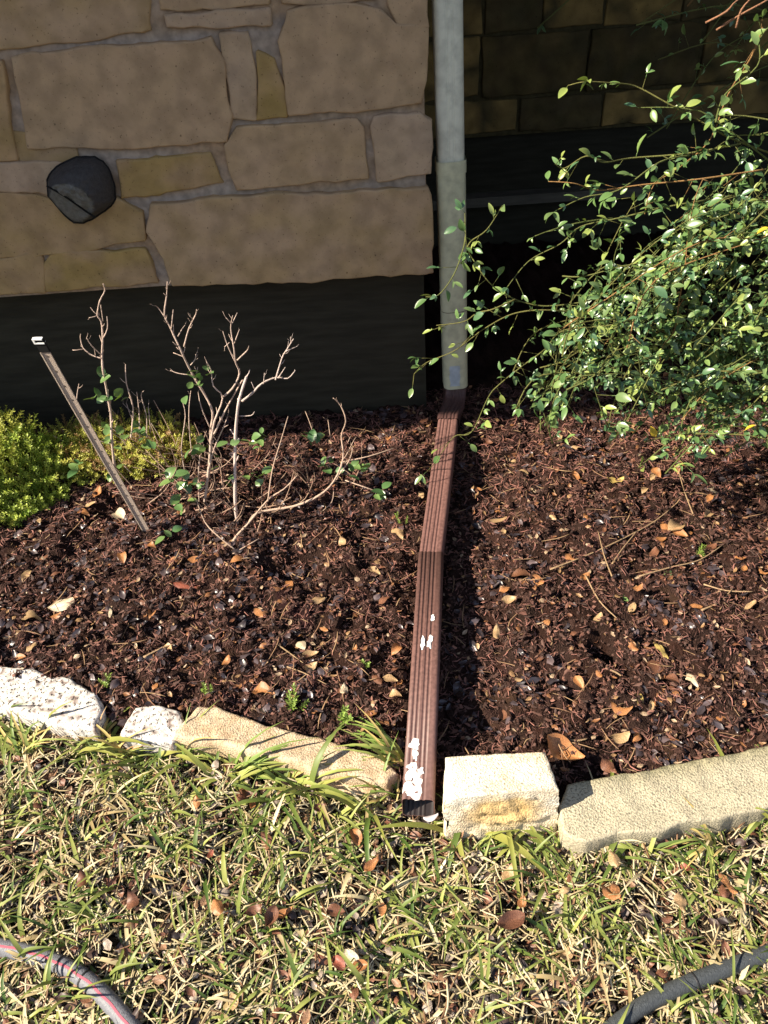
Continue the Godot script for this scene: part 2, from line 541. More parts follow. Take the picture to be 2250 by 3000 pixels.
	courses(-2.4, 0.0, 1.3, 1.75, -2.15, tan_tone, t, func(_p, _l, _h): return false)


func recess_wall():
	var t := thing("recessed_stone_wall", "stone wall set back behind the leafy bush, its shade darkened into the colour", "wall", Vector3(1.2, 0.1, -3.5))
	var shaded_tone := Color(0.064, 0.055, 0.029)  # the recess's deep shade is darkened into the stone and mortar colour
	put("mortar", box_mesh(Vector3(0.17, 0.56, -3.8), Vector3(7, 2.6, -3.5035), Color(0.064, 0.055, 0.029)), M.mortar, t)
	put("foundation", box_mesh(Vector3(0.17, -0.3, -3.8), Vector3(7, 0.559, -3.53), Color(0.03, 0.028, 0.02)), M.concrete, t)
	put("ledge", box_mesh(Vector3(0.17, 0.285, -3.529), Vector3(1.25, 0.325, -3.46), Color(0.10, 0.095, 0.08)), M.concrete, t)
	courses(0.2, 2.9, 0.565, 1.5, -3.5, shaded_tone, t, func(_p, _l, _h): return false)


func eave():
	var s := start()
	s.set_color(Color(0.2, 0.17, 0.13))
	box_into(s, Vector3(-7, 2.52, -6), Vector3(8, 2.58, -1.205))
	var o = put("roof_eave", finish(s), M.plain)
	tag(o, "brown roof eave overhanging the stone house wall above the picture", "roof")


# ------------------------------------------------------------------ downspout
func sweep(s: SurfaceTool, profile: PackedVector2Array, path: Array, ups: Array, scale := 1.0, inner := 0.0, slant := 0.0):
	var rings := []
	for i in path.size():
		var d: Vector3 = (path[mini(i + 1, path.size() - 1)] - path[maxi(i - 1, 0)]).normalized()
		var x: Vector3 = d.cross(ups[i]).normalized()
		var y := x.cross(d).normalized()
		var ring := []
		for p in profile:
			var q := p * scale - p.normalized() * inner
			ring.append(path[i] + x * q.x + y * q.y - (d * (0.03 - q.y) * slant if i == 0 else Vector3.ZERO))
		rings.append(ring)
	var n := profile.size()
	for i in path.size() - 1:
		for k in n:
			var l := (k + 1) % n
			var out: Vector3 = (rings[i][k] + rings[i + 1][l]) / 2 - (path[i] + path[i + 1]) / 2
			if inner > 0:
				out = -out
			tri(s, rings[i][k], rings[i][l], rings[i + 1][l], out)
			tri(s, rings[i][k], rings[i + 1][l], rings[i + 1][k], out)
	return rings


func profile_of(wide: float, tall: float, r: float, grooves: Array, groove: float, on_sides := false) -> PackedVector2Array:
	# a rounded rectangle; grooves (as shares of the width) are pressed into the top edge and the bottom edge
	var p := PackedVector2Array()
	var hw := wide / 2
	var ht := tall / 2
	var top := []
	var steps := 48
	for i in steps + 1:
		var x := lerpf(-hw + r, hw - r, float(i) / steps)
		var dip := 0.0
		for g in grooves:
			var d: float = absf(x / wide - g) * wide
			dip = maxf(dip, groove * clampf(1.6 - d / 0.0022, 0.0, 1.0))
		top.append(Vector2(x, ht - dip))
	var corners := [[Vector2(hw - r, ht - r), 90.0], [Vector2(hw - r, -ht + r), 0.0], [Vector2(-hw + r, -ht + r), -90.0], [Vector2(-hw + r, ht - r), -180.0]]
	p.append_array(top)
	for c in corners:
		if c[1] == -90.0:
			for i in range(top.size() - 1, -1, -1):
				p.append(Vector2(top[i].x, -top[i].y))
			# the bottom edge runs from right to left, between the two lower corners
		for k in range(1, 6):
			var a := deg_to_rad(c[1] - 90.0 * k / 6.0)
			p.append(c[0] + Vector2(cos(a), sin(a)) * r)
	return p


func downspout():
	var a := Vector3(0.2327, 1.2198, -2.1900)
	var b := Vector3(0.2560, 0.1788, -2.1900)
	var dirn := (b - a).normalized()
	var a_top := a - dirn * 1.35
	var t := thing("downspout", "pale grey green house downspout standing at the corner of the stone wall", "downspout", b)
	var seam: Vector3 = Vector3(0.2331, 0.8638, -2.1550)
	seam = a + dirn * dirn.dot(seam - a)
	var grey := Color(0.70, 0.70, 0.58)
	var prof := profile_of(0.0715, 0.068, 0.021, [-0.28, -0.1, 0.1, 0.28], 0.0013)
	var s := start()
	s.set_color(grey)
	sweep(s, prof, [a_top, a, seam + dirn * 0.03], [Vector3.BACK, Vector3.BACK, Vector3.BACK])
	put("upper_pipe", finish(s), M.pipe, t)
	var prof2 := profile_of(0.077, 0.074, 0.023, [], 0.0)
	s = start()
	var tone := Color(0.58, 0.58, 0.40)
	s.set_color(tone)
	var along := []
	var ups := []
	for k in 13:
		along.append(seam.lerp(b, k / 12.0))
		ups.append(Vector3.BACK)
	sweep(s, prof2, along, ups)
	sweep(s, prof2, along, ups, 1.0, 0.0016)
	var lower = put("lower_pipe", finish(s), M.pipe, t)
	s = start()
	s.set_color(tone * 1.05)
	var r0 := seam - dirn * 0.002
	sweep(s, prof2, [r0, r0 + dirn * 0.003, r0 + dirn * 0.030, r0 + dirn * 0.033], [Vector3.BACK, Vector3.BACK, Vector3.BACK, Vector3.BACK], 1.05)
	sweep(s, prof2, [r0, r0 + dirn * 0.012], [Vector3.BACK, Vector3.BACK], 1.05, 0.0026)
	var rim = put("collar", finish(s), M.pipe, lower)
	s = start()
	s.set_color(Color(0.10, 0.1, 0.07))
	var crack := seam.lerp(b, 0.615)
	sweep(s, prof2, [crack, crack + dirn * 0.0022], [Vector3.BACK, Vector3.BACK], 1.006)
	put("joint_seam", finish(s), M.pipe, lower)
	s = start()
	s.set_color(Color(0.46, 0.54, 0.60))
	# a smear of old bluish paint near the foot, following the front face
	var right := Vector3.RIGHT
	var prev := []
	for j in 7:
		var c := b - dirn * (0.012 + 0.012 * j)
		var hw := 0.016 + 0.006 * fine_noise.get_noise_1d(j * 0.9)
		var row := [c + Vector3(-hw - 0.004, 0, 0.0378), c + Vector3(hw - 0.004, 0, 0.0378)]
		if prev:
			tri(s, prev[0], prev[1], row[1], Vector3.BACK)
			tri(s, prev[0], row[1], row[0], Vector3.BACK)
		prev = row
	var smear = put("paint_smear", finish(s), M.pipe, lower)
	smear.set_meta("label", "bluish paint smear near the foot of the pipe")


func extension():
	var up_end := Vector3(0.2171, 0.1500, -2.0366)
	var kink := Vector3(0.1149, 0.0980, -1.5006)
	var mouth := Vector3(0.0278, 0.0560, -0.8320)
	var t := thing("downspout_extension", "long brown ribbed downspout extension lying across the bed with white paint spots", "downspout", Vector3(mouth.x, -0.03, mouth.z))
	var brown := Color(0.175, 0.092, 0.080)
	var tall := 0.052
	var prof := profile_of(0.0655, tall, 0.009, [-0.30, -0.16, 0.03, 0.17], 0.0019)
	var ht := Vector3(0, tall / 2, 0)
	var d1 := (kink - mouth).normalized()
	var mid_dip := mouth.lerp(kink, 0.5) - Vector3(0, 0.002, 0)
	var path := [mouth - ht, mid_dip - ht, kink - ht]
	var ups := [Vector3.UP, Vector3.UP, Vector3.UP]
	var s := start()
	s.set_color(brown)
	sweep(s, prof, path, ups, 1.0, 0.0, 0.2)
	s.set_color(Color(0.022, 0.014, 0.012))
	sweep(s, prof, path, ups, 1.0, 0.0012, 0.2)
	# the cut edge of the sheet
	var rings = sweep(start(), prof, path, ups, 1.0, 0.0, 0.2)
	var inner = sweep(start(), prof, path, ups, 1.0, 0.0012, 0.2)
	s.set_color(brown * 1.3)
	for e in [0, 2]:
		for k in prof.size():
			var l := (k + 1) % prof.size()
			var o: Vector3 = d1 * (-1.0 if e == 0 else 1.0)
			tri(s, rings[e][k], rings[e][l], inner[e][l], o)
			tri(s, rings[e][k], inner[e][l], inner[e][k], o)
	var lower = put("lower_tube", finish(s), M.brown, t)
	# upper piece, slipped into the lower one
	s = start()
	s.set_color(brown * 1.06)
	var d2 := (up_end - kink).normalized()
	var p2 := [kink - ht - d2 * 0.05, kink - ht + d2 * 0.25, up_end - ht]
	sweep(s, prof, p2, ups, 0.945)
	put("upper_tube", finish(s), M.brown, t)
	# elbow under the pipe
	s = start()
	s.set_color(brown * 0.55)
	var b := Vector3(0.2560, 0.1788, -2.1900)
	var low := up_end - ht
	var e := [b + Vector3(0, 0.05, 0), b + Vector3(0, -0.005, 0.0), b + Vector3(-0.002, -0.035, 0.008), (b + Vector3(-0.004, -0.055, 0.025)).lerp(low, 0.3), low + Vector3(0.003, 0.002, -0.02), low]
	var eu := [Vector3.BACK, Vector3.BACK, Vector3(0, 0.4, 1).normalized(), Vector3(0, 1, 1).normalized(), Vector3.UP, Vector3.UP]
	sweep(s, prof, e, eu, 1.04)
	put("elbow", finish(s), M.brown, t)
	# curled torn lip of the mouth, bottom right
	s = start()
	s.set_color(Color(0.42, 0.38, 0.40))
	var base := mouth + Vector3(0.020, -tall + 0.0015, 0.012)
	var last := []
	for k in 8:
		var a := k / 7.0
		var row := []
		for j in 4:
			var v := j / 3.0
			row.append(base + Vector3(-0.012 + 0.030 * a, 0.003 + 0.010 * a * a + 0.004 * sin(v * PI), 0.002 + 0.013 * v * sin(0.4 + a * 2.4)))
		if last:
			for j in 3:
				tri(s, last[j], last[j + 1], row[j + 1], Vector3(0, 1, 0.4))
				tri(s, last[j], row[j + 1], row[j], Vector3(0, 1, 0.4))
		last = row
	var lip = put("torn_lip", finish(s), M.glossy_litter, lower)
	lip.set_meta("label", "bare metal lip curled out of the mouth of the tube")
	# white paint spots: x across the tube (m), along from the mouth (m), size
	var axis := kink - mouth
	var across := axis.normalized().cross(Vector3.UP).normalized()
	if across.x < 0:
		across = -across
	for q in [[-0.019, 0.018, 0.017, 0.016], [-0.004, 0.012, 0.011, 0.020], [-0.004, 0.040, 0.012, 0.017], [-0.018, 0.048, 0.014, 0.016], [0.003, 0.058, 0.008, 0.010], [-0.016, 0.066, 0.012, 0.012], [-0.010, 0.094, 0.007, 0.013], [-0.013, 0.118, 0.013, 0.015], [-0.008, 0.382, 0.006, 0.020], [0.008, 0.378, 0.006, 0.014], [0.010, 0.392, 0.006, 0.013], [0.013, 0.452, 0.006, 0.010], [0.012, 0.462, 0.0035, 0.006]]:
		s = start()
		s.set_color(Color(0.84, 0.83, 0.82))
		var c: Vector3 = mouth + axis.normalized() * q[1]
		var n := 14
		var fan := []
		for ring in [1.0, 0.82, 0.4]:
			for k in n:
				var a := TAU * k / n
				var r: float = ring * (1.0 + 0.75 * fine_noise.get_noise_2d(q[1] * 9 + cos(a) * 0.06, q[0] * 9 + sin(a) * 0.06))
				var x: float = clampf(q[0] + cos(a) * r * q[2] * 0.85, -0.0318, 0.031)
				var dip := 0.0
				for g in [-0.30, -0.16, 0.03, 0.17]:
					dip = maxf(dip, 0.0019 * clampf(1.6 - absf(x - g * 0.0655) / 0.0022, 0.0, 1.0))
				var corner := maxf(0.0, absf(x) - (0.03275 - 0.009))
				dip += 0.009 - sqrt(maxf(0.0, 0.009 * 0.009 - corner * corner))
				var lift := 0.0002 if ring == 1.0 else 0.0009
				fan.append(c + across * x + axis.normalized() * sin(a) * r * q[3] * 0.88 + Vector3(0, lift - dip, 0))
		var heart: Vector3 = (fan[2 * n] + fan[2 * n + n / 2]) / 2 + Vector3(0, 0.0002, 0)
		for k in n:
			var l := (k + 1) % n
			for ring in 2:
				tri(s, fan[ring * n + k], fan[ring * n + l], fan[ring * n + n + l], Vector3.UP)
				tri(s, fan[ring * n + k], fan[ring * n + n + l], fan[ring * n + n + k], Vector3.UP)
			tri(s, fan[2 * n + k], fan[2 * n + l], heart, Vector3.UP)
		put("paint_spot", finish(s), M.plain, lower)


# ------------------------------------------------------------------ edging
func edge_stone(called: String, label: String, category: String, poly, top_y: Callable, foot: float, radius: float, rough: float, tint: Callable, m: Material, flare := 0.0, jitter := 0.012):
	var mid := Vector2.ZERO
	for p in poly:
		mid += p / poly.size()
	var h: float = top_y.call(mid.x, mid.y)
	var at := func(u, v, w): return Vector3(u, w, -v)
	var top := func(u, v): return top_y.call(u, v) + rough * fine_noise.get_noise_2d(u * 0.9, v * 0.9) + rough * 1.2 * soil_noise.get_noise_2d(u * 2, v * 2)
	var o = put(called, slab(poly, at, h - foot, top, radius, 0.0085, jitter * 0.7, tint, flare), m)
	return tag(o, label, category, "stones edging the garden bed")


func edging():
	var white := Color(0.83, 0.78, 0.73)
	var pitted := func(u, v, f):
		var k := fine_noise.get_noise_2d(u * 1.5, v * 1.5)
		return Color(0.22, 0.15, 0.13) if k > 0.36 else white.lerp(Color(0.6, 0.5, 0.42), clampf(f * 1.2 + soil_noise.get_noise_2d(u * 3, v * 3), 0, 1) * 0.6)
	edge_stone("limestone_block", "white pitted limestone edging block at the left end of the row, half in grass", "stone block",
		[Vector2(-1.0780, 1.3262), Vector2(-0.9578, 1.2762), Vector2(-0.8732, 1.2573), Vector2(-0.7732, 1.2179), Vector2(-0.6938, 1.1706), Vector2(-0.6691, 1.1193), Vector2(-0.6730, 1.0638), Vector2(-0.7365, 1.0775), Vector2(-0.8413, 1.1147), Vector2(-0.9138, 1.1423), Vector2(-1.0271, 1.1885)], func(_u, _v): return 0.034, -0.05, 0.012, 0.004, pitted, M.limestone)
	edge_stone("limestone_block", "small white speckled edging stone between the pitted block and the long tan slab", "stone block",
		[Vector2(-0.5983, 1.1200), Vector2(-0.5473, 1.1196), Vector2(-0.4934, 1.0999), Vector2(-0.4782, 1.0688), Vector2(-0.4945, 1.0152), Vector2(-0.5617, 1.0276), Vector2(-0.6223, 1.0444), Vector2(-0.6149, 1.0777)], func(_u, v): return 0.030 + 0.1 * (v - 1.05), -0.04, 0.012, 0.003, pitted, M.limestone)
	var tan_tint := func(u, v, f):
		var k := clampf(0.5 + 1.2 * fine_noise.get_noise_2d(u * 0.8, v * 0.8), 0, 1)
		return Color(0.50, 0.355, 0.22).lerp(Color(0.60, 0.48, 0.34), k).lerp(Color(0.55, 0.42, 0.2), f * 0.7)
	edge_stone("stone_slab", "long tan curved edging slab tapering towards the brown downspout extension", "stone slab",
		[Vector2(-0.4477, 1.1072), Vector2(-0.4075, 1.1064), Vector2(-0.3519, 1.0754), Vector2(-0.2669, 1.0427), Vector2(-0.1638, 1.0035), Vector2(-0.0742, 0.9686), Vector2(-0.0277, 0.9446), Vector2(-0.0061, 0.9122), Vector2(-0.0304, 0.8906), Vector2(-0.0951, 0.9041), Vector2(-0.1627, 0.9180), Vector2(-0.2418, 0.9505), Vector2(-0.3027, 0.9755), Vector2(-0.3956, 1.0047), Vector2(-0.4683, 1.0188), Vector2(-0.4986, 1.0306), Vector2(-0.4741, 1.0720)], func(u, _v): return lerpf(0.040, 0.022, clampf((u + 0.45) / 0.45, 0, 1)), -0.04, 0.010, 0.003, tan_tint, M.roughstone)
	var ochre := func(u, v, f):
		var k := clampf(0.5 + 1.5 * soil_noise.get_noise_3d(u * 2.0, v * 2.0, f * 0.4), 0, 1)
		var stain := clampf(1.3 - Vector2((u - 0.19) / 0.07, (f - 0.42) / 0.4).length(), 0, 1)
		return Color(0.74, 0.61, 0.44).lerp(Color(0.80, 0.74, 0.62), k).lerp(Color(0.66, 0.43, 0.16), clampf(stain * 1.6, 0.0, 1.0) * smoothstep(0.0, 0.2, f) * 0.85).lerp(Color(0.68, 0.55, 0.33), 0.7 * smoothstep(0.3, 0.9, f) * k)
	block("limestone_block", "cream limestone block with ochre stained rough front beside the mouth of the brown extension", ochre)
	var mossy := func(u, v, f):
		var k := clampf(0.5 + 1.6 * soil_noise.get_noise_2d(u * 2.4, v * 2.4) + 0.8 * fine_noise.get_noise_2d(u, v), 0, 1)
		var edge := smoothstep(0.01, 0.06, -v - edge_z(u) + 0.015)
		return Color(0.16, 0.15, 0.085).lerp(Color(0.30, 0.27, 0.165), k).lerp(Color(0.52, 0.46, 0.34), clampf(edge * 0.8, 0, 1)).lerp(Color(0.3, 0.27, 0.2), f * 0.6)
	edge_stone("stone_slab", "long grey green mossy edging slab on the right of the cream block", "stone slab",
		[Vector2(0.3316, 0.8551), Vector2(0.3940, 0.8607), Vector2(0.5464, 0.8805), Vector2(0.6613, 0.8952), Vector2(0.7628, 0.9113), Vector2(0.8698, 0.9318), Vector2(0.9696, 0.9559), Vector2(0.9582, 0.8587), Vector2(0.8300, 0.8065), Vector2(0.7055, 0.7744), Vector2(0.6115, 0.7622), Vector2(0.5082, 0.7480), Vector2(0.4078, 0.7395), Vector2(0.3422, 0.7323), Vector2(0.3060, 0.7526), Vector2(0.3033, 0.8067)], func(_u, _v): return 0.034, -0.05, 0.006, 0.003, mossy, M.roughstone)
	# flat stub under the tan slab's front
	edge_stone("stone_slab", "low yellowish stone ledge showing beneath the front edge of the tan slab", "stone slab",
		[Vector2(-0.2061, 0.9379), Vector2(-0.1073, 0.9171), Vector2(-0.0246, 0.9043), Vector2(-0.0285, 0.8854), Vector2(-0.1271, 0.8887), Vector2(-0.1973, 0.9068)], func(_u, _v): return -0.004, -0.05, 0.006, 0.002, tan_tint, M.roughstone)


func block(called: String, label: String, tint: Callable):
	# a rough rounded block: every face of a box in fine squares, pushed in and out
	var top := [Vector3(0.0884, 0.1050, -0.8898), Vector3(0.2879, 0.1050, -0.8845), Vector3(0.2967, 0.1050, -0.8045), Vector3(0.0733, 0.1050, -0.7963)]
	var foot := [Vector3(0.1042, -0.0450, -0.9214), Vector3(0.3060, -0.0450, -0.9058), Vector3(0.3038, -0.0450, -0.7799), Vector3(0.0719, -0.0450, -0.7735)]
	var s := start()
	var n := 26
	var faces := [[0, 1, 2, 3, 0], [3, 2, 6, 7, 1], [1, 2, 6, 5, 2], [0, 3, 7, 4, 3], [0, 1, 5, 4, 4]]
	var c := top + foot
	var mid := Vector3.ZERO
	for p in c:
		mid += p / 8.0
	for f in faces:
		var grid := []
		for j in n + 1:
			var row := []
			for i in n + 1:
				var a: Vector3 = c[f[0]].lerp(c[f[1]], float(i) / n)
				var b: Vector3 = c[f[3]].lerp(c[f[2]], float(i) / n)
				var p := a.lerp(b, float(j) / n)
				# round the upper edges
				var from := p - mid
				var h := clampf((p.y + 0.045) / 0.15, 0, 1)
				var u: float = (p.x - mid.x) / 0.12
				var v: float = (p.z - mid.z) / 0.06
				var k := pow(pow(absf(u), 8.0) + pow(absf(v), 8.0) + pow(absf(h * 2.0 - 1.0), 8.0), 1.0 / 8.0)
				p = mid + from * lerpf(1.0, minf(1.0, 1.0 / maxf(k, 0.01)), 0.55)
				var front := 1.0 if f[4] == 1 else 0.35
				var bump := front * (0.012 * soil_noise.get_noise_3d(p.x * 4, p.y * 5, p.z * 2) * smoothstep(0.11, 0.07, p.y) + 0.004 * fine_noise.get_noise_3d(p.x * 2, p.y * 2, p.z)) + 0.0022 * fine_noise.get_noise_3d(p.x, p.y, p.z)
				row.append(p + from.normalized() * bump)
			grid.append(row)
		var out: Vector3 = (c[f[0]] + c[f[2]]) / 2 - mid
		for j in n:
			for i in n:
				for q in [[j, i, j, i + 1, j + 1, i + 1], [j, i, j + 1, i + 1, j + 1, i]]:
					var three := [grid[q[0]][q[1]], grid[q[2]][q[3]], grid[q[4]][q[5]]]
					if (three[1] - three[0]).cross(three[2] - three[0]).dot(out) > 0:
						three.reverse()
					for p in three:
						s.set_color(tint.call(p.x, -p.z, clampf((0.105 - p.y) / 0.13, 0, 1)))
						s.add_vertex(p)
	var o = put(called, finish(s), M.roughstone)
	tag(o, label, "stone block", "stones edging the garden bed")


# ------------------------------------------------------------------ faucet cover
func faucet_cover():
	var rim := [Vector2(-0.8105, 0.8984), Vector2(-0.7916, 0.9182), Vector2(-0.7738, 0.9291), Vector2(-0.7367, 0.9457), Vector2(-0.7128, 0.9528), Vector2(-0.6862, 0.9526), Vector2(-0.6619, 0.9502), Vector2(-0.6441, 0.9364), Vector2(-0.6315, 0.9091), Vector2(-0.6269, 0.8762), Vector2(-0.6346, 0.8349), Vector2(-0.6549, 0.8176), Vector2(-0.6875, 0.8009), Vector2(-0.7199, 0.7796), Vector2(-0.7464, 0.7735), Vector2(-0.7737, 0.7763), Vector2(-0.7981, 0.8103), Vector2(-0.8092, 0.8299), Vector2(-0.8244, 0.8563)]
	var mid := Vector2.ZERO
	for p in rim:
		mid += p / rim.size()
	var t := thing("faucet_cover", "dark grey padded cover tied over an outdoor tap on the stone wall", "tap cover", Vector3(mid.x, mid.y, -2.15))
	var s := start()
	var ring := even(rim, 0.012, 0.006)
	var rows := 16
	var facet := Vector3(-0.36, -0.44, 0.82).normalized()
	var grid := []
	var cut := []
	for j in rows + 1:
		var a := float(j) / rows * PI / 2
		var row := []
		for p in ring:
			var q: Vector2 = mid + (p - mid) * cos(a) * 0.90 + Vector2(0.012, 0.012) * sin(a)
			var w := sin(a) * 0.115
			var v := Vector3(q.x, q.y, -2.148 + w)
			var rel := v - Vector3(mid.x, mid.y, -2.15)
			var over := rel.dot(facet) - 0.071
			cut.append(smoothstep(0.0, 0.004, over))
			if over > 0:
				v -= facet * over * 0.95
			v += Vector3(0, 0, 1) * (0.009 * fine_noise.get_noise_3d(q.x * 0.6, q.y * 0.6, a * 0.1) + 0.012 * soil_noise.get_noise_3d(q.x * 3, q.y * 3, a)) * sin(a)
			row.append(v)
		grid.append(row)
	var n := ring.size()
	for j in rows:
		for i in n:
			var l := (i + 1) % n
			var out: Vector3 = grid[j][i] - Vector3(mid.x, mid.y, -2.2)
			for q in [[j, i], [j, l], [j + 1, l], [j, i], [j + 1, l], [j + 1, i]]:
				s.set_color(Color(0.075, 0.074, 0.074).lerp(Color(0.20, 0.20, 0.185), cut[q[0] * n + q[1]]))  # light bounced off the ground is put into the facet's lighter colour
				s.add_vertex(grid[q[0]][q[1]])
	put("padded_shell", finish(s), M.dark_cloth, t)
	s = start()
	s.set_color(Color(0.02, 0.02, 0.02))
	var hem := []
	for p in ring:
		var q: Vector2 = mid + (p - mid) * 0.905
		hem.append(Vector3(q.x, q.y, -2.137 + 0.002 * fine_noise.get_noise_2d(q.x, q.y)))
	hem.append(hem[0])
	tube(s, hem, taper(hem.size(), 0.0038, 0.0038), 6)
	put("gathered_hem", finish(s), M.dark_cloth, t)
	# the cord drawn across the upper edge of the flat facet toned lighter for bounced light
	var o3 := Vector3(mid.x, mid.y, -2.15) + facet * 0.073
	var ax := Vector3(0.72, -0.62, 0).normalized()
	ax = (ax - facet * ax.dot(facet)).normalized()
	var ay := facet.cross(ax).normalized()
	if ay.y < 0:
		ay = -ay
	var cord := []
	for k in 9:
		var f := k / 8.0
		cord.append(o3 + ax * lerpf(-0.068, 0.060, f) + ay * (0.030 + 0.004 * sin(f * 5.0)) + facet * 0.0015)
	s = start()
	s.set_color(Color(0.015, 0.015, 0.015))
	tube(s, smooth_path(cord), taper(33, 0.0022, 0.0026), 6)
	put("draw_cord", finish(s), M.dark_cloth, t)


# ------------------------------------------------------------------ scatter
func scatter(called: String, label: String, category: String, meshes: Array, m: Material, count: int, place: Callable):
	# one uncounted mass: a node with one MultiMesh for each variant of the piece
	var t := Node3D.new()
	t.name = numbered(called)
	add_child(t, true)
	tag(t, label, category, "", "stuff")
	for k in meshes.size():
		var mm := MultiMesh.new()
		mm.transform_format = MultiMesh.TRANSFORM_3D
		mm.use_colors = true
		mm.mesh = meshes[k]
		var where := []
		for i in count / meshes.size():
			var p = place.call()
			if p != null:
				where.append(p)
		mm.instance_count = where.size()
		for i in where.size():
			mm.set_instance_transform(i, where[i][0])
			mm.set_instance_color(i, where[i][1])
		var o := MultiMeshInstance3D.new()
		o.name = "%s_pieces" % called
		o.multimesh = mm
		o.material_override = m
		o.set_meta("kind", "stuff")
		t.add_child(o, true)
	return t


func turned(p: Vector3, yaw: float, pitch: float, roll: float, size) -> Transform3D:
	var b := Basis(Vector3.UP, yaw) * Basis(Vector3.RIGHT, pitch) * Basis(Vector3.BACK, roll)
	return Transform3D(b.scaled_local(size if size is Vector3 else Vector3.ONE * size), p)


func lump_mesh(sd: int) -> ArrayMesh:
	var s := start()
	s.set_color(Color.WHITE)
	var ico := SphereMesh.new()
	ico.radius = 0.5
	ico.height = 1.0
	ico.radial_segments = 6
	ico.rings = 3
	var a := ico.get_mesh_arrays()
	var vs: PackedVector3Array = a[Mesh.ARRAY_VERTEX]
	for i in a[Mesh.ARRAY_INDEX]:
		var v: Vector3 = vs[i]
		v *= 1.0 + 0.9 * fine_noise.get_noise_3d(v.x * 0.04 + sd, v.y * 0.04, v.z * 0.04)
		s.set_smooth_group(-1)
		s.add_vertex(Vector3(v.x, v.y * 0.7, v.z))
	return finish(s)


func chip_mesh(sd: int) -> ArrayMesh:
	# a flat ragged flake about 1 long
	var s := start()
	s.set_color(Color.WHITE)
	var n := 7
	var ring := []
	for k in n:
		var a := TAU * k / n
		var r := 0.5 * (1.0 + 0.5 * sin(sd * 3.7 + k * 2.3))
		ring.append(Vector3(cos(a) * r, 0.05 * sin(k * 1.9 + sd), sin(a) * r * 0.5))
	var up := Vector3(0, 0.1, 0)
	for k in n:
		var l := (k + 1) % n
		s.set_smooth_group(-1)
		tri(s, ring[k] + up, ring[l] + up, up * 1.4, Vector3.UP)
		tri(s, ring[k], ring[l], ring[l] + up, ring[k])
		tri(s, ring[k], ring[l] + up, ring[k] + up, ring[k])
	return finish(s)


func shred_mesh(sd: int) -> ArrayMesh:
	# a bent sliver of bark 1 long
	var s := start()
	s.set_color(Color.WHITE)
	var path := []
	for k in 5:
		var f := k / 4.0 - 0.5
		path.append(Vector3(f, 0.06 * sin(f * 4 + sd) + 0.03 * sin(f * 9 + sd * 2), 0.12 * sin(f * 3.1 + sd * 1.7)))
	tube(s, path, [0.018, 0.035, 0.04, 0.032, 0.012], 4, 0.5)
	return finish(s)


func leaf_mesh(wide: float, curl: float, cup: float, wave: float, c: Color, rows := 6, point := 1.0, vein := 0.75) -> ArrayMesh:
	# a leaf 1 long from the origin along +x, its face up, folded about the midrib and curled along its length
	var s := start()
	var grid := []
	for i in rows + 1:
		var f := float(i) / rows
		var hw := wide * 0.5 * pow(sin(PI * clampf(pow(f, 0.8) * 0.97 + 0.03, 0, 1)), 0.75 * point)
		var row := []
		for j in 5:
			var e := (j - 2) / 2.0
			var y := curl * (f - 0.5) * (f - 0.5) * 4.0 * 0.25 + cup * absf(e) * hw + wave * sin(f * 9.0 + e * 2.0) * absf(e)
			row.append(Vector3(f, y, e * hw))
		grid.append(row)
	for i in rows:
		for j in 4:
			for q in [[i, j], [i + 1, j], [i + 1, j + 1], [i, j], [i + 1, j + 1], [i, j + 1]]:
				s.set_color(c * (vein if q[1] == 2 else 1.0))
				s.add_vertex(grid[q[0]][q[1]])
	s.generate_normals()
	s.index()
	return s.commit()


func blade_mesh(bend: float, twist: float, width: float, flop: float) -> ArrayMesh:
	# a grass blade 1 long, rising from the origin and bending towards +x
	var s := start()
	var rows := 5
	var grid := []
	for i in rows + 1:
		var f := float(i) / rows
		var a := bend * f
		var p := Vector3(sin(a) * f * (0.55 + flop * f), cos(a) * f, 0.04 * sin(f * 4.0) * twist)
		var w := width * (1.0 - pow(f, 2.2)) * (0.65 + 0.35 * sin(minf(1.0, f * 2.5) * PI / 2))
		var side := Vector3(sin(twist * f) * 0.5, 0, cos(twist * f)).normalized() * w * 0.5
		var crease := Vector3(0, -0.22 * w, 0)
		grid.append([p - side, p + crease, p + side])
	for i in rows:
		for j in 2:
			for q in [[i, j], [i + 1, j], [i + 1, j + 1], [i, j], [i + 1, j + 1], [i, j + 1]]:
				s.set_color(Color.WHITE)
				s.add_vertex(grid[q[0]][q[1]])
	return finish(s)


func bed_spot(margin := 0.0):
	# a random place on the bed, nearest part denser; null outside
	var x := rng.randf_range(-1.75, 1.95)
	var z := rng.randf_range(-2.3, -0.85)
	if z > edge_z(x) - margin or (z < -2.2 and x < 0.16):
		return null
	return Vector3(x, height(x, z), z)


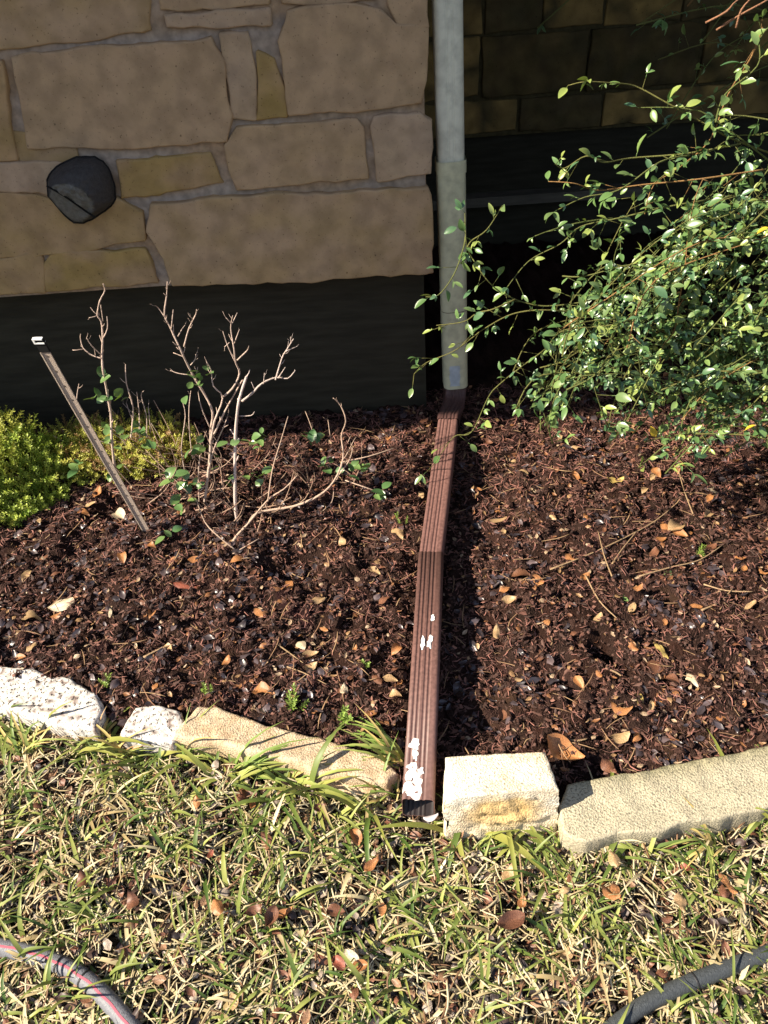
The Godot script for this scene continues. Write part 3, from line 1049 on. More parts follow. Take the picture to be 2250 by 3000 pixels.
func mulch():
	var shreds := [shred_mesh(1), shred_mesh(2), shred_mesh(5)]
	var chips := [chip_mesh(1), chip_mesh(2), chip_mesh(4), chip_mesh(7)]
	var lumps := [lump_mesh(1), lump_mesh(5), lump_mesh(9)]
	scatter("soil_crumbs", "dark crumbs of soil all over the garden bed", "soil", lumps, M.plain, 60000, func():
		var p = bed_spot()
		if p == null:
			return null
		var sz := 0.0025 + 0.0075 * pow(rng.randf(), 3.0)
		var k := rng.randf()
		return [turned(p + Vector3(0, sz * 0.2, 0), rng.randf() * TAU, rng.randf() * TAU, 0.0, sz), Color(0.040, 0.023, 0.019).lerp(Color(0.165, 0.088, 0.07), k * k)])
	scatter("soil_clods", "lumpy dark clods of soil on the bed", "soil", lumps, M.soil, 4200, func():
		var p = bed_spot()
		if p == null:
			return null
		var sz := 0.010 + 0.022 * pow(rng.randf(), 2.5)
		return [turned(p, rng.randf() * TAU, rng.randf() * TAU, 0.0, sz), Color(0.03, 0.017, 0.014).lerp(Color(0.085, 0.045, 0.036), rng.randf())])
	scatter("bark_shreds", "reddish brown shredded bark mulch covering the bed", "mulch", shreds, M.flake, 54000, func():
		var p = bed_spot()
		if p == null:
			return null
		var near_wall := smoothstep(-1.5, -1.95, p.z)
		if rng.randf() < (1.0 - near_wall) * (0.2 + 0.9 * maxf(0.0, patch_noise.get_noise_2d(p.x * 1.6 + 4.0, p.z * 1.6))):
			return null
		var sz := rng.randf_range(0.008, 0.03) * (1.0 + 0.35 * near_wall)
		var k := rng.randf()
		var c := Color(0.085, 0.040, 0.033).lerp(Color(0.38, 0.17, 0.135), k * k)
		if rng.randf() < 0.06:
			c = Color(0.28, 0.18, 0.10)
		return [turned(p + Vector3(0, rng.randf_range(0.001, 0.006), 0), rng.randf() * TAU, 0.0, rng.randf_range(-0.35, 0.35), Vector3(sz, sz, sz * rng.randf_range(0.7, 1.6))), c])
	scatter("bark_chips", "dark brown flat bark chips among the mulch", "mulch", chips, M.flake, 17000, func():
		var p = bed_spot()
		if p == null:
			return null
		var sz := rng.randf_range(0.006, 0.018)
		var c := Color(0.045, 0.026, 0.021).lerp(Color(0.21, 0.095, 0.068), pow(rng.randf(), 1.7))
		return [turned(p + Vector3(0, rng.randf_range(0.001, 0.006), 0), rng.randf() * TAU, rng.randf_range(-0.5, 0.5), rng.randf_range(-0.5, 0.5), sz), c])
	var bits := [leaf_mesh(0.5, 0.5, 0.3, 0.05, Color.WHITE, 3), leaf_mesh(0.65, -0.5, -0.3, 0.08, Color.WHITE, 3)]
	scatter("wet_leaf_litter", "wet dark rotting leaf litter on the left and middle of the bed", "litter", bits, M.glossy_litter, 8500, func():
		var p = bed_spot()
		if p == null:
			return null
		var wet := smoothstep(-0.1, 0.35, patch_noise.get_noise_2d(p.x, p.z) + (0.45 if p.x < -0.2 and p.z > -1.8 else 0.0))
		if rng.randf() > 0.05 + wet:
			return null
		var sz := rng.randf_range(0.012, 0.034)
		return [turned(p + Vector3(0, 0.004, 0), rng.randf() * TAU, rng.randf_range(-0.5, 0.5), rng.randf_range(-0.4, 0.4), sz), Color(0.03, 0.024, 0.029).lerp(Color(0.13, 0.095, 0.10), pow(rng.randf(), 1.6))])
	var small := [leaf_mesh(0.5, 0.7, 0.4, 0.05, Color.WHITE, 3), leaf_mesh(0.6, -0.6, -0.3, 0.06, Color.WHITE, 3)]
	scatter("small_leaf_litter", "small broken bits of tan and orange leaf strewn over the bed", "litter", small, M.dry_leaf, 4600, func():
		var p = bed_spot()
		if p == null:
			return null
		var sz := rng.randf_range(0.008, 0.021)
		var c: Color = [Color(0.36, 0.16, 0.07), Color(0.46, 0.27, 0.13), Color(0.24, 0.10, 0.055), Color(0.56, 0.40, 0.26)][rng.randi() % 4]
		return [turned(p + Vector3(0, 0.006, 0), rng.randf() * TAU, rng.randf_range(-0.6, 0.6), rng.randf_range(-0.4, 0.4), sz), c])
	var straw := [shred_mesh(3), shred_mesh(8)]
	scatter("pine_straw", "thin tan straws and needles lying on the mulch", "straw", straw, M.flake, 750, func():
		var p = bed_spot()
		if p == null:
			return null
		var sz := rng.randf_range(0.03, 0.09)
		return [turned(p + Vector3(0, 0.008, 0), rng.randf() * TAU, 0.0, rng.randf_range(-0.12, 0.12), Vector3(sz, sz * 0.4, sz * 0.5)), Color(0.20, 0.10, 0.06).lerp(Color(0.40, 0.26, 0.14), rng.randf())])


func on_stone(x: float, z: float) -> bool:
	return absf(z - edge_z(x)) < 0.045 and x > -1.2 and x < 1.3


func lawn_grass():
	var blades := []
	for q in [[0.5, 0.3, 0.055, 0.3], [1.1, -0.6, 0.04, 0.5], [1.5, 0.9, 0.065, 0.6], [0.8, -0.2, 0.075, 0.4], [1.9, 0.4, 0.045, 0.7]]:
		blades.append(blade_mesh(q[0], q[1], q[2], q[3]))
	var spot := func():
		var far := rng.randf() < 0.36
		var x := rng.randf_range(-1.7, 1.8) if far else rng.randf_range(-0.95, 1.0)
		var z := rng.randf_range(-1.3, 0.35) if far else rng.randf_range(-1.25, -0.35)
		if z < edge_z(x) + 0.05:
			return null
		return Vector3(x, height(x, z), z)
	scatter("grass", "patchy half dry lawn grass in front of the stone edging", "grass", blades, M.grass, 44000, func():
		var p = spot.call()
		if p == null:
			return null
		var k := patch_noise.get_noise_2d(p.x * 2.2 + 9.0, p.z * 2.2) + 0.5 * soil_noise.get_noise_2d(p.x * 1.2, p.z * 1.2)
		if rng.randf() < smoothstep(-0.10, 0.22, -k) * 0.95:
			return null
		var dry := rng.randf() < 0.60 - k * 0.5
		var c: Color
		if dry:
			c = Color(0.33, 0.24, 0.105).lerp(Color(0.66, 0.57, 0.36), rng.randf())
		else:
			c = Color(0.06, 0.11, 0.02).lerp(Color(0.32, 0.34, 0.09), pow(rng.randf(), 1.2))
		if Vector2(p.x - mouth_at.x, p.z - mouth_at.z - 0.03).length() < 0.055:
			return null
		var sz := 0.026 + 0.085 * pow(rng.randf(), 1.6)
		var by_edge: float = p.z - edge_z(p.x)
		if by_edge < 0.10 and rng.randf() < 0.6:
			sz *= 1.8
			c = Color(0.08, 0.13, 0.025).lerp(Color(0.30, 0.30, 0.07), rng.randf())
		var lean := rng.randf_range(0.2, 1.35) if not dry else rng.randf_range(0.7, 1.5)
		return [turned(p, rng.randf() * TAU, 0.0, -lean, Vector3(sz, sz, sz * rng.randf_range(0.9, 1.5))), c])
	var clip := [shred_mesh(2), shred_mesh(6)]
	scatter("dry_clippings", "pale dry grass clippings lying through the lawn", "clippings", clip, M.grass, 15000, func():
		var p = spot.call()
		if p == null:
			return null
		var sz := rng.randf_range(0.015, 0.055)
		var c := Color(0.36, 0.27, 0.13).lerp(Color(0.66, 0.57, 0.38), rng.randf())
		if rng.randf() < 0.2:
			c = Color(0.2, 0.11, 0.06)
		return [turned(p + Vector3(0, rng.randf_range(0.002, 0.02), 0), rng.randf() * TAU, 0.0, rng.randf_range(-0.4, 0.4), Vector3(sz, sz * 0.7, sz)), c])
	var small := [leaf_mesh(0.55, 0.7, 0.4, 0.05, Color.WHITE, 3), leaf_mesh(0.7, -0.6, -0.3, 0.06, Color.WHITE, 3)]
	scatter("lawn_litter", "brown leaf bits and dark debris caught down in the grass", "litter", small, M.dry_leaf, 7500, func():
		var p = spot.call()
		if p == null:
			return null
		var c: Color = [Color(0.28, 0.12, 0.07), Color(0.10, 0.06, 0.05), Color(0.05, 0.035, 0.035), Color(0.42, 0.24, 0.14), Color(0.5, 0.4, 0.32)][rng.randi() % 5]
		return [turned(p + Vector3(0, rng.randf_range(0.002, 0.014), 0), rng.randf() * TAU, rng.randf_range(-0.6, 0.6), rng.randf_range(-0.5, 0.5), rng.randf_range(0.01, 0.03)), c])
	var lumps := [lump_mesh(3), lump_mesh(6)]
	scatter("lawn_crumbs", "dark soil crumbs between the grass blades", "soil", lumps, M.plain, 14000, func():
		var p = spot.call()
		if p == null:
			return null
		return [turned(p, rng.randf() * TAU, rng.randf() * TAU, 0.0, rng.randf_range(0.003, 0.011)), Color(0.03, 0.022, 0.017).lerp(Color(0.09, 0.06, 0.04), rng.randf())])


# ------------------------------------------------------------------ fallen leaves
func lay_leaf(p: Vector3, px: float, tone: String, label: String, group := "", long := false):
	var tones := {"o": Color(0.52, 0.23, 0.09), "t": Color(0.58, 0.38, 0.20), "p": Color(0.74, 0.60, 0.42), "b": Color(0.24, 0.105, 0.06), "y": Color(0.66, 0.48, 0.16), "r": Color(0.36, 0.11, 0.07)}
	var c: Color = tones[tone] * rng.randf_range(0.85, 1.1)
	var depth := (p - Vector3(0, 1.5, 0)).length() * 0.97
	var l := px / 1703.0 * depth
	var mesh := leaf_mesh(0.34 if long else rng.randf_range(0.5, 0.68), rng.randf_range(-1.1, 1.4), rng.randf_range(-0.7, 0.9), rng.randf_range(0.02, 0.09), c, 6, 1.0, 1.12)
	var o := MeshInstance3D.new()
	o.name = numbered("fallen_leaf")
	add_child(o, true)
	o.mesh = mesh
	o.material_override = M.dry_leaf
	o.transform = turned(p + Vector3(0, 0.010, 0), rng.randf() * TAU, rng.randf_range(-0.3, 0.3), rng.randf_range(-0.25, 0.25), l)
	o.translate_object_local(Vector3(-0.5, 0, 0))
	if group:
		label = leaf_label(p, tone, l, long)
	tag(o, label, "leaf", group)


func leaf_label(p: Vector3, tone: String, l: float, long: bool) -> String:
	var words := {"o": "orange", "t": "tan", "p": "pale cream", "b": "dark brown", "y": "yellow", "r": "red brown"}
	var shape := "long narrow" if long else "small" if l < 0.026 else "medium" if l < 0.036 else "larger"
	var where := "in the grass"
	if p.z > edge_z(p.x) + 0.05:
		where = "in the grass " + ("near the striped hose" if p.x < -0.4 else "near the dark hose" if p.x > 0.4 else "below the tan slab" if p.x < 0 else "below the cream block")
	elif p.x > 0.1:
		where = "on mulch " + ("under the bush" if p.z < -1.65 else "above the mossy slab" if p.z > -1.15 else "right of the pipe's shadow" if p.x < 0.38 else "at the right of the bed")
	else:
		where = "on mulch " + ("near the dark foundation" if p.z < -1.75 else "behind the tan slab" if p.z > -1.2 and p.x > -0.5 else "behind the white blocks" if p.z > -1.35 and p.x < -0.5 else "close left of the extension" if p.x > -0.2 else "before the bare shrubs" if p.x > -0.65 else "below the ground cover")
	return "%s %s dry leaf %s" % [shape, words[tone], where]


func fallen_leaves():
	var named := [
		[Vector3(0.6676, 0.0653, -1.7620), 36, "y", "pale yellow torn leaf on the mulch just below the leafy bush"], [Vector3(0.3080, 0.0548, -1.6389), 38, "t", "broad tan leaf beside the shadow of the brown extension"],
		[Vector3(0.7852, 0.0488, -1.5697), 48, "t", "big tan leaf lying under the long straws right of the bed"], [Vector3(0.7853, 0.0465, -1.5422), 34, "o", "orange leaf tucked against the big tan leaf on the right"],
		[Vector3(0.9387, 0.0597, -1.6959), 40, "p", "pale shredded leaf near the right edge of the bed"], [Vector3(0.3402, 0.0381, -1.4447), 42, "b", "upright curled brown leaf right of the extension's shadow"],
		[Vector3(0.2517, 0.0228, -1.2657), 46, "t", "long narrow tan leaf by the widest part of the pipe shadow", true], [Vector3(0.6283, 0.0158, -1.1841), 46, "y", "long yellow leaf above the mossy right slab", true],
		[Vector3(0.6778, 0.0090, -1.1049), 42, "p", "pale cream leaf with a torn tip above the mossy slab"], [Vector3(0.6304, 0.0088, -1.1026), 34, "b", "rounded brown leaf left of the pale cream leaf"],
		[Vector3(0.6038, 0.0119, -1.1385), 44, "b", "arched brown leaf standing on edge above the mossy slab"], [Vector3(0.4951, 0.0035, -1.0403), 50, "o", "shiny orange brown leaf in the middle of the right bed"],
		[Vector3(0.5407, 0.0054, -1.0626), 50, "y", "dull yellow leaf beside the shiny orange brown one", true], [Vector3(0.4720, 0.0000, -0.9655), 42, "t", "flat tan leaf close above the mossy right slab"],
		[Vector3(0.5885, 0.0000, -0.9447), 34, "o", "bright orange leaf at the upper edge of the mossy slab"], [Vector3(0.4314, 0.0000, -0.8991), 40, "b", "brown leaf against the back edge of the mossy slab"],
		[Vector3(0.3410, 0.0000, -0.9395), 84, "o", "large folded rust brown leaf behind the cream block"], [Vector3(-0.2241, 0.0234, -1.2731), 34, "p", "pale oval leaf left of the white paint spots"],
		[Vector3(-0.1997, 0.0202, -1.2360), 36, "t", "tan crinkled leaf just below the pale oval leaf"], [Vector3(-0.3071, 0.0123, -1.1436), 60, "o", "large orange brown leaf above the long tan slab"],
		[Vector3(-0.1206, 0.0117, -1.1361), 32, "p", "pale oval leaf between the feathery sprout and the extension"], [Vector3(-0.0630, 0.0056, -1.0654), 32, "o", "rusty leaf at the back edge of the tan slab"],
		[Vector3(-0.4160, 0.0114, -1.1327), 28, "r", "reddish leaf on the corner of the tan slab"], [Vector3(-0.9207, 0.0357, -1.4166), 44, "t", "tan oval leaf at the left edge above the white pitted block"],
		[Vector3(-0.8559, 0.0390, -1.4545), 60, "p", "big whitish leaf at the left of the bed"], [Vector3(-0.5363, 0.0418, -1.4880), 60, "r", "long red brown leaf in the middle of the left bed", true],
		[Vector3(-0.7629, 0.0658, -1.7672), 44, "p", "pale pink leaf below the foot of the tan stake"], [Vector3(-0.8414, 0.0744, -1.8679), 34, "o", "orange leaf left of the leaning tan stake"],
		[Vector3(-0.2604, 0.0397, -1.4631), 34, "o", "orange leaf lying in the shrub's dark shadow"], [Vector3(0.0350, 0.0541, -1.6315), 46, "t", "tan crumpled leaf close left of the brown extension"],
		[Vector3(0.1740, 0.0000, -0.6043), 62, "b", "large flat brown leaf in the grass below the cream block"], [Vector3(0.5857, -0.0100, -0.6521), 48, "o", "orange leaf in the grass below the mossy slab", true],
		[Vector3(0.4999, 0.0000, -0.7584), 5, "b", "brown crumb of leaf under the mossy slab"], [Vector3(-0.2608, 0.0000, -0.6392), 44, "b", "curled brown leaf standing in the grass at centre"],
		[Vector3(-0.3630, 0.0000, -0.6711), 38, "o", "russet leaf in the grass left of centre"], [Vector3(-0.1129, -0.0100, -0.5659), 46, "p", "pale crumpled leaf low in the grass at centre"]]
	for q in named:
		lay_leaf(q[0], q[1], q[2], q[3], "", q.size() > 4)
	var common := [Vector3(0.5582, 0.0680, -1.7930), Vector3(0.5895, 0.0785, -1.9156), Vector3(0.7958, 0.0676, -1.7883), Vector3(0.8742, 0.0695, -1.8104), Vector3(0.7412, 0.0617, -1.7197), Vector3(0.4629, 0.0550, -1.6417), Vector3(0.5532, 0.0532, -1.6203), Vector3(0.6975, 0.0412, -1.4805), Vector3(0.6974, 0.0339, -1.3952), Vector3(0.3811, 0.0359, -1.4192), Vector3(0.5002, 0.0358, -1.4177), Vector3(0.2989, 0.0310, -1.3615), Vector3(0.5957, 0.0269, -1.3134), Vector3(0.6383, 0.0555, -1.6480), Vector3(0.8806, 0.0520, -1.6062), Vector3(0.9122, 0.0381, -1.4444), Vector3(0.8487, 0.0421, -1.4909), Vector3(0.7486, 0.0260, -1.3029), Vector3(0.8782, 0.0250, -1.2915), Vector3(0.9519, 0.0339, -1.3951), Vector3(0.7086, 0.0085, -1.0987), Vector3(0.5605, 0.0032, -1.0375), Vector3(0.5115, 0.0000, -0.9670), Vector3(0.2304, 0.0036, -1.0425), Vector3(0.3456, 0.0158, -1.1842), Vector3(0.5654, 0.0174, -1.2026), Vector3(0.2928, 0.0340, -1.3965), Vector3(0.5035, 0.0247, -1.2887), Vector3(0.7061, 0.0000, -0.9936), Vector3(0.4179, 0.0095, -1.1112), Vector3(0.3776, 0.0245, -1.2855)]
	var tones := "otoottobboottptobotobtobbootoo"
	for i in common.size():
		lay_leaf(common[i], rng.randf_range(24, 36), tones[i % tones.length()], "small dry oak leaf on the mulch right of the brown extension", "small dry leaves right of the extension", rng.randf() < 0.15)
	common = [Vector3(-0.3124, 0.0235, -1.2737), Vector3(-0.0452, 0.0140, -1.1637), Vector3(-0.0131, 0.0133, -1.1548), Vector3(-0.5498, 0.0245, -1.2855), Vector3(0.0061, 0.0205, -1.2389), Vector3(-0.2024, 0.0174, -1.2034), Vector3(-0.0047, 0.0098, -1.1145), Vector3(-0.5222, 0.0491, -1.5726), Vector3(-0.7238, 0.0521, -1.6082), Vector3(-0.5732, 0.0495, -1.5773), Vector3(-0.4046, 0.0484, -1.5650), Vector3(-0.1687, 0.0267, -1.3113), Vector3(-0.0775, 0.0248, -1.2896), Vector3(-0.0853, 0.0179, -1.2094), Vector3(-0.8895, 0.0477, -1.5569), Vector3(-0.8732, 0.0680, -1.7932), Vector3(-0.6079, 0.0343, -1.3997), Vector3(-0.3336, 0.0322, -1.3758), Vector3(-0.4215, 0.0267, -1.3119), Vector3(-0.7164, 0.0351, -1.4092), Vector3(-0.0154, 0.0336, -1.3923), Vector3(-0.1811, 0.0349, -1.4070), Vector3(-0.1194, 0.0509, -1.5941), Vector3(-0.0351, 0.0417, -1.4869), Vector3(-0.9706, 0.0477, -1.5561), Vector3(-0.6628, 0.0439, -1.5121)]
	for i in common.size():
		lay_leaf(common[i], rng.randf_range(24, 36), tones[(i * 7) % tones.length()], "small dry oak leaf on the mulch left of the brown extension", "small dry leaves left of the extension", rng.randf() < 0.15)
	for i in 190:
		var p = bed_spot(0.06)
		if p != null and (p.x > 0.1 or rng.randf() < 0.5):
			var r: bool = p.x > 0.1
			lay_leaf(p, rng.randf_range(16, 27), tones[rng.randi() % tones.length()], "small dry oak leaf on the mulch %s of the brown extension" % ("right" if r else "left"), "small dry leaves %s of the extension" % ("right" if r else "left"))
	for i in 46:
		var x := rng.randf_range(-0.75, 0.8)
		var z := rng.randf_range(-0.98, -0.42)
		if z > edge_z(x) + 0.09:
			lay_leaf(Vector3(x, height(x, z) + rng.randf_range(0.006, 0.022), z), rng.randf_range(22, 42), "obbotrbtob"[rng.randi() % 10], "small brown oak leaf caught in the half dry grass", "small leaves caught in the lawn")


func sticks():
	var list := [
		[[Vector3(0.4185, 0.0506, -1.4499), Vector3(0.5537, 0.0550, -1.5019), Vector3(0.7109, 0.0617, -1.5801), Vector3(0.7916, 0.0667, -1.6380)], "long pale straw slanting across the right bed below the tan leaf", 0.0024],
		[[Vector3(0.6363, 0.0487, -1.4047), Vector3(0.7262, 0.0506, -1.4276), Vector3(0.8033, 0.0521, -1.4442), Vector3(0.8791, 0.0559, -1.4890)], "bent pale straw below the long slanting one on the right bed", 0.0022],
		[[Vector3(0.5671, 0.0547, -1.4054), Vector3(0.5648, 0.0609, -1.4767), Vector3(0.5704, 0.0684, -1.5645)], "thin upright twig leaning in the middle of the right bed", 0.0022],
		[[Vector3(0.5777, 0.0583, -1.4466), Vector3(0.6184, 0.0625, -1.4961), Vector3(0.6724, 0.0675, -1.5547)], "thin twig forking off the upright twig in the right bed", 0.0022],
		[[Vector3(0.5036, 0.0509, -1.4190), Vector3(0.5186, 0.0437, -1.3348), Vector3(0.5469, 0.0389, -1.2793)], "tan twig pointing down to the right beside the orange leaf", 0.0024],
		[[Vector3(0.8334, 0.0808, -1.5928), Vector3(0.8386, 0.0886, -1.6834), Vector3(0.8506, 0.0968, -1.7789)], "thin stalk rising to a tan leaf under the bush", 0.002],
		[[Vector3(0.7555, 0.0394, -1.2851), Vector3(0.8083, 0.0412, -1.3062), Vector3(0.8526, 0.0444, -1.3433)], "short cream stick near the right edge of the bed", 0.0026],
		[[Vector3(0.7894, 0.0434, -1.3667), Vector3(0.8387, 0.0413, -1.3413), Vector3(0.8991, 0.0405, -1.3329)], "pale horizontal straw at the right edge of the bed", 0.0024],
		[[Vector3(0.4861, 0.0243, -1.1429), Vector3(0.5063, 0.0231, -1.1300), Vector3(0.5163, 0.0222, -1.1192)], "short pale stick in front of the dark hole in the right bed", 0.0034],
		[[Vector3(0.3551, 0.0120, -0.9727), Vector3(0.3784, 0.0120, -0.9651), Vector3(0.4020, 0.0120, -0.9678)], "short grey twig just behind the cream block", 0.003],
		[[Vector3(-0.6049, 0.0364, -1.2616), Vector3(-0.5635, 0.0384, -1.2852), Vector3(-0.5364, 0.0392, -1.2938)], "short tan twig above the small white edging stone", 0.003],
		[[Vector3(-0.2920, 0.0364, -1.2843), Vector3(-0.2510, 0.0332, -1.2470), Vector3(-0.2167, 0.0304, -1.2151)], "thin brown twig left of the pale oval leaf", 0.0022],
		[[Vector3(-0.2551, 0.0298, -1.2078), Vector3(-0.2106, 0.0278, -1.1849), Vector3(-0.1614, 0.0250, -1.1518)], "pair of thin straws' upper one below the tan crinkled leaf", 0.002],
		[[Vector3(0.2159, 0.0000, -0.7368), Vector3(0.2117, 0.0000, -0.6831), Vector3(0.2051, 0.0000, -0.6366)], "thin grey stalk standing in the grass below the cream block", 0.0022]]
	list[12][1] = "thin dark straw below the tan crinkled leaf left of the extension"
	for q in list:
		var s := start()
		s.set_color(Color(0.46, 0.31, 0.18) * rng.randf_range(0.8, 1.15))
		var p := smooth_path(q[0], 4)
		tube(s, p, taper(p.size(), q[2], q[2] * 0.55), 5)
		tag(put("twig", finish(s), M.bark), q[1], "twig", "twigs and straws on the bed")
	# the dark hollow dug in the right bed is part of the ground's shade: a low ring of soil lumps around it


# ------------------------------------------------------------------ plants
func sprig_mesh(sd: int, needles := 20) -> ArrayMesh:
	# a feathery sprig 1 tall: stem with needles all round
	var s := start()
	s.set_color(Color.WHITE)
	var stem := []
	for k in 4:
		var f := k / 3.0
		stem.append(Vector3(0.18 * f * f * sin(sd), f * 0.95, 0.18 * f * f * cos(sd * 1.3)))
	s.set_color(Color(0.8, 0.8, 0.6))
	tube(s, stem, [0.02, 0.016, 0.012, 0.006], 3)
	for k in needles:
		var f := 0.12 + 0.88 * k / needles
		var a := k * 2.4 + sd
		var p := Vector3(0.18 * f * f * sin(sd), f * 0.95, 0.18 * f * f * cos(sd * 1.3))
		var d := Vector3(cos(a), 0.7 + 0.4 * f, sin(a)).normalized()
		var l := 0.34 * (1.0 - 0.45 * f)
		var side := d.cross(Vector3.UP).normalized() * 0.034
		s.set_color(Color.WHITE.lerp(Color(0.75, 0.8, 0.6), 0.5 + 0.5 * sin(k * 1.7)))
		s.set_smooth_group(-1)
		tri(s, p - side * 0.6, p + side * 0.6, p + d * l * 0.55 + side, Vector3.UP)
		tri(s, p - side * 0.6, p + d * l * 0.55 + side, p + d * l * 0.55 - side, Vector3.UP)
		tri(s, p + d * l * 0.55 - side, p + d * l * 0.55 + side, p + d * l + Vector3(0, -0.03, 0), Vector3.UP)
	return finish(s)


func ground_cover():
	var sprigs := [sprig_mesh(1), sprig_mesh(2), sprig_mesh(3), sprig_mesh(4)]
	var lush := PackedVector2Array([Vector2(-1.6413, 2.2060), Vector2(-1.3170, 2.1537), Vector2(-1.1296, 2.1311), Vector2(-0.9805, 2.0750), Vector2(-0.8995, 2.0088), Vector2(-0.9072, 1.9149), Vector2(-0.9660, 1.8409), Vector2(-1.0136, 1.7880), Vector2(-1.1006, 1.7408), Vector2(-1.4370, 1.7187)])
	var dry := PackedVector2Array([Vector2(-1.0678, 2.1236), Vector2(-0.9174, 2.1183), Vector2(-0.7701, 2.1263), Vector2(-0.6181, 2.1077), Vector2(-0.5485, 2.0263), Vector2(-0.5815, 1.9436), Vector2(-0.6914, 1.9237), Vector2(-0.8020, 1.9144), Vector2(-0.9431, 1.9186), Vector2(-1.0076, 2.0093)])
	var inside := func(poly: PackedVector2Array):
		for k in 30:
			var p := Vector2(rng.randf_range(-1.75, -0.35), rng.randf_range(1.4, 2.4))
			if Geometry2D.is_point_in_polygon(p, poly):
				return p
		return null
	scatter("ground_cover", "lush lime green feathery ground cover at the left edge of the bed", "ground cover", sprigs, M.grass, 2900, func():
		var p = inside.call(lush)
		if p == null:
			return null
		var d := border_distance(p, lush)
		var k := 0.5 + 0.5 * soil_noise.get_noise_2d(p.x * 1.4, p.y * 1.4)
		var y := height(p.x, -p.y) + minf(d * 1.6, 0.17) * (0.45 + k) * pow(rng.randf(), 0.6)
		var c := Color(0.16, 0.25, 0.03).lerp(Color(0.55, 0.62, 0.12), rng.randf())
		if k > 0.62:
			c = c.lerp(Color(0.42, 0.38, 0.08), 0.6)
		return [turned(Vector3(p.x, y, -p.y), rng.randf() * TAU, rng.randf_range(-0.8, 0.9), rng.randf_range(-0.8, 0.8), rng.randf_range(0.034, 0.066)), c])
	scatter("yellow_ground_cover", "low yellowish dry ground cover around the stake and shrub bases", "ground cover", sprigs, M.grass, 2600, func():
		var p = inside.call(dry)
		if p == null:
			return null
		var k := 0.5 + 0.5 * soil_noise.get_noise_2d(p.x * 1.7, p.y * 1.7)
		if k < 0.33:
			return null
		var y := height(p.x, -p.y) + 0.15 * rng.randf() * k
		var c := Color(0.34, 0.34, 0.06).lerp(Color(0.60, 0.56, 0.14), rng.randf())
		if rng.randf() < 0.25:
			c = Color(0.33, 0.20, 0.09)
		return [turned(Vector3(p.x, y, -p.y), rng.randf() * TAU, rng.randf_range(-1.2, 1.2), rng.randf_range(-1.2, 1.2), rng.randf_range(0.024, 0.052)), c])


func stake():
	var foot := Vector3(-0.6714, 0.0600, -1.6995)
	var top := Vector3(-0.7069, 0.7085, -1.5600)
	var t := thing("stake", "thin tan perforated stake with a black and white cap leaning left", "stake", foot)
	var d := (top - foot).normalized()
	var l := foot.distance_to(top)
	var side := Vector3(1, 0, 0.15)
	side = (side - d * side.dot(d)).normalized()
	var face := side.cross(d).normalized()
	if face.z < 0:
		face = -face
	var strip := func(s: SurfaceTool, a: float, b: float, x0: float, x1: float, f0: float, f1: float):
		var c := []
		for k in 8:
			c.append(foot + d * (b if k & 1 else a) + side * (x1 if k & 2 else x0) + face * (f1 if k & 4 else f0))
		var mid: Vector3 = (c[0] + c[7]) / 2
		for f in [[0, 1, 3, 2], [4, 5, 7, 6], [0, 1, 5, 4], [2, 3, 7, 6], [0, 2, 6, 4], [1, 3, 7, 5]]:
			var out: Vector3 = (c[f[0]] + c[f[2]]) / 2 - mid
			s.set_smooth_group(-1)
			tri(s, c[f[0]], c[f[1]], c[f[2]], out)
			tri(s, c[f[0]], c[f[2]], c[f[3]], out)
	var s := start()
	s.set_color(Color(0.62, 0.50, 0.41))
	strip.call(s, -0.08, l, -0.0075, 0.0115, -0.0012, 0.0012)
	var web = put("flat_web", finish(s), M.bark, t)
	s = start()
	s.set_color(Color(0.66, 0.54, 0.43))
	strip.call(s, -0.08, l, -0.0105, -0.0077, -0.009, 0.0035)
	put("side_flange", finish(s), M.bark, t)
	for k in 16:
		var a := l - 0.012 - k * 0.044
		s = start()
		s.set_color(Color(0.10, 0.08, 0.065))
		var ring := []
		for j in 8:
			ring.append(foot + d * (a + 0.0030 * sin(TAU * j / 8)) + side * (0.002 + 0.0022 * cos(TAU * j / 8)) + face * 0.0016)
		for j in 8:
			tri(s, ring[j], ring[(j + 1) % 8], foot + d * a + side * 0.002 + face * 0.0017, face)
		if a > 0.05:
			put("hole", finish(s), M.plain, web)
	s = start()
	s.set_color(Color(0.012, 0.012, 0.012))
	strip.call(s, l, l + 0.036, -0.0098, 0.0125, -0.0024, 0.0026)
	var cap = put("black_cap", finish(s), M.plain, t)
	s = start()
	s.set_color(Color(0.85, 0.85, 0.84))
	strip.call(s, l + 0.0245, l + 0.0375, -0.0115, -0.0075, -0.0034, 0.0040)
	strip.call(s, l + 0.0350, l + 0.0380, -0.0073, 0.0110, -0.0035, 0.0041)
	strip.call(s, l + 0.0245, l + 0.0275, -0.0073, 0.0120, -0.0036, 0.0042)
	put("white_clip", finish(s), M.plain, cap)


